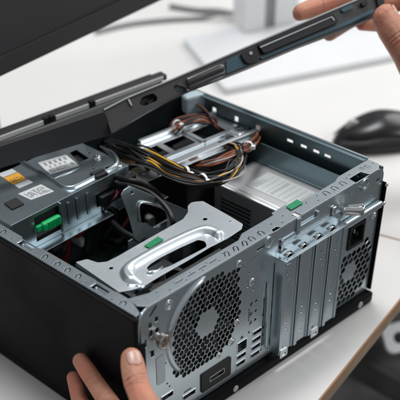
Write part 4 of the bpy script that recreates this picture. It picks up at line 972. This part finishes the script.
lh_ = hand('hand', 'left hand gripping the near bottom corner of the computer, thumb on the steel rear panel', [
    [(it, .0082), (it.lerp(i1, .5), .0092), (i1, .0094), (i2, .0106), (k_i, .0125), (wr, .019)],
    [(mt_, .0074), (m1, .0086), (m2, .0098), (k_m, .0125), (wr, .019)],
    [(rt, .0070), (r1, .0082), (r2, .0094), (k_r, .0120), (wr, .018)],
    [(lt, .0062), (l1, .0074), (l2, .0084), (k_l, .0110), (wr, .018)],
    [(tt, .0100), (tt.lerp(t1, .35), .0115), (tt.lerp(t1, .7), .0119), (t1, .0117), (t1.lerp(t2, .5), .0116), (t2, .0142), (t3, .0175), (wr, .022)],
    [(k_i, .0125), (k_m, .0125), (k_r, .012), (k_l, .011)], [(t3, .016), (k_m, .013)], [(wr, .024), (wr2, .027)]], pits=[(nc1, tt-t1, nn1, 0.0140, 0.0170, 0.0013)],
    creases=[(t1+(CP-t1).normalized()*.011+(tt-t1)*f, (tt-t1)+Vector((0.004*g, 0, 0)), .0105, .0007, .0012) for f, g in ((-.16, 1), (-.02, -1), (.12, 1), (.22, -1))]
    +[(i1+(CP-i1).normalized()*.009+(it-i1)*f, it-i1, .009, .0007, .0010) for f in (-.15, .0, .15)]+[(i2.lerp(i1, .2)+(CP-i2).normalized()*.009, it-i1, .010, .0008, .0006)])
nail(lh_, nc1+nn1*0.0004, tt-t1, nn1, 0.0132, 0.0162)
# right hand: thumb in front of the rail's end, fingers behind and under it
def RP(px, py, off): # point at a plane parallel to the rail, off towards camera
    o = A0+nv*off; d = ray(px, py); t = (o-CP).dot(nv)/d.dot(nv); return CP+d*t
T0 = RP(385, 17.5, 0.019); T1 = RP(397.5, 40, 0.021); T2 = RP(414, 64, 0.020); T3 = RP(434, 96, 0.010)
I0 = RP(300, 12.5, -0.020); I1 = RP(322, 5, -0.024); I2 = RP(348, -5, -0.028); I3 = RP(395, -28, -0.022)
M0 = RP(330, 32.5, -0.020); M1 = RP(350, 20, -0.032); M2 = RP(374, 8, -0.038); M3 = RP(408, -2, -0.022)
G0 = RP(352, 34, -0.024); G1 = RP(372, 30, -0.034); G2 = RP(392, 26, -0.036); G3 = RP(420, 20, -0.020)
P0 = RP(376, 44, -0.026); P1 = RP(392, 46, -0.034); P2 = RP(408, 44, -0.032); P3 = RP(430, 42, -0.018)
G0 = RP(362, 24, -0.026); G1 = RP(378, 24, -0.036); P0 = RP(388, 36, -0.030); P1 = RP(400, 42, -0.036)
WR = RP(462, 70, -0.005); WR2 = RP(560, 170, 0.01)
nn2 = Vector((0.66, -0.60, 0.5)); nn2 = (nn2-(T0-T1).normalized()*nn2.dot((T0-T1).normalized())).normalized(); nc2 = T0.lerp(T1, .06)+nn2*0.0132
rh_ = hand('hand', 'right hand holding up the end of the cover, thumb in front and fingertips behind', [
    [(I0, .0088), (I1, .0108), (I2, .0118), (I3, .0118), (WR, .018)],
    [(M0, .0090), (M1, .0092), (M2, .0096), (M3, .0118), (WR, .018)],
    [(G0, .0070), (G1, .0082), (G2, .0092), (G3, .0115), (WR, .018)],
    [(P0, .0062), (P1, .0072), (P2, .0082), (P3, .0108), (WR, .018)],
    [(T0, .0135), (T0.lerp(T1, .5), .0147), (T1, .0142), (T1.lerp(T2, .5), .0150), (T2, .0175), (T3, .0200), (WR, .022)],
    [(I3, .012), (M3, .012), (G3, .0115), (P3, .011)], [(T3, .018), (P3, .012)], [(WR, .024), (WR2, .027)]], pits=[(nc2, T0-T1, nn2, 0.0142, 0.0160, 0.0012)],
    creases=[(T1+(CP-T1).normalized()*.0125+(T0-T1)*f, T0-T1, .011, .0008, .0011) for f in (-.1, .06, .2)]+[(I1+(CP-I1).normalized()*.010, I0-I1, .010, .0008, .0009)])
nail(rh_, nc2+nn2*0.0004, T0-T1, nn2, 0.0132, 0.0150)
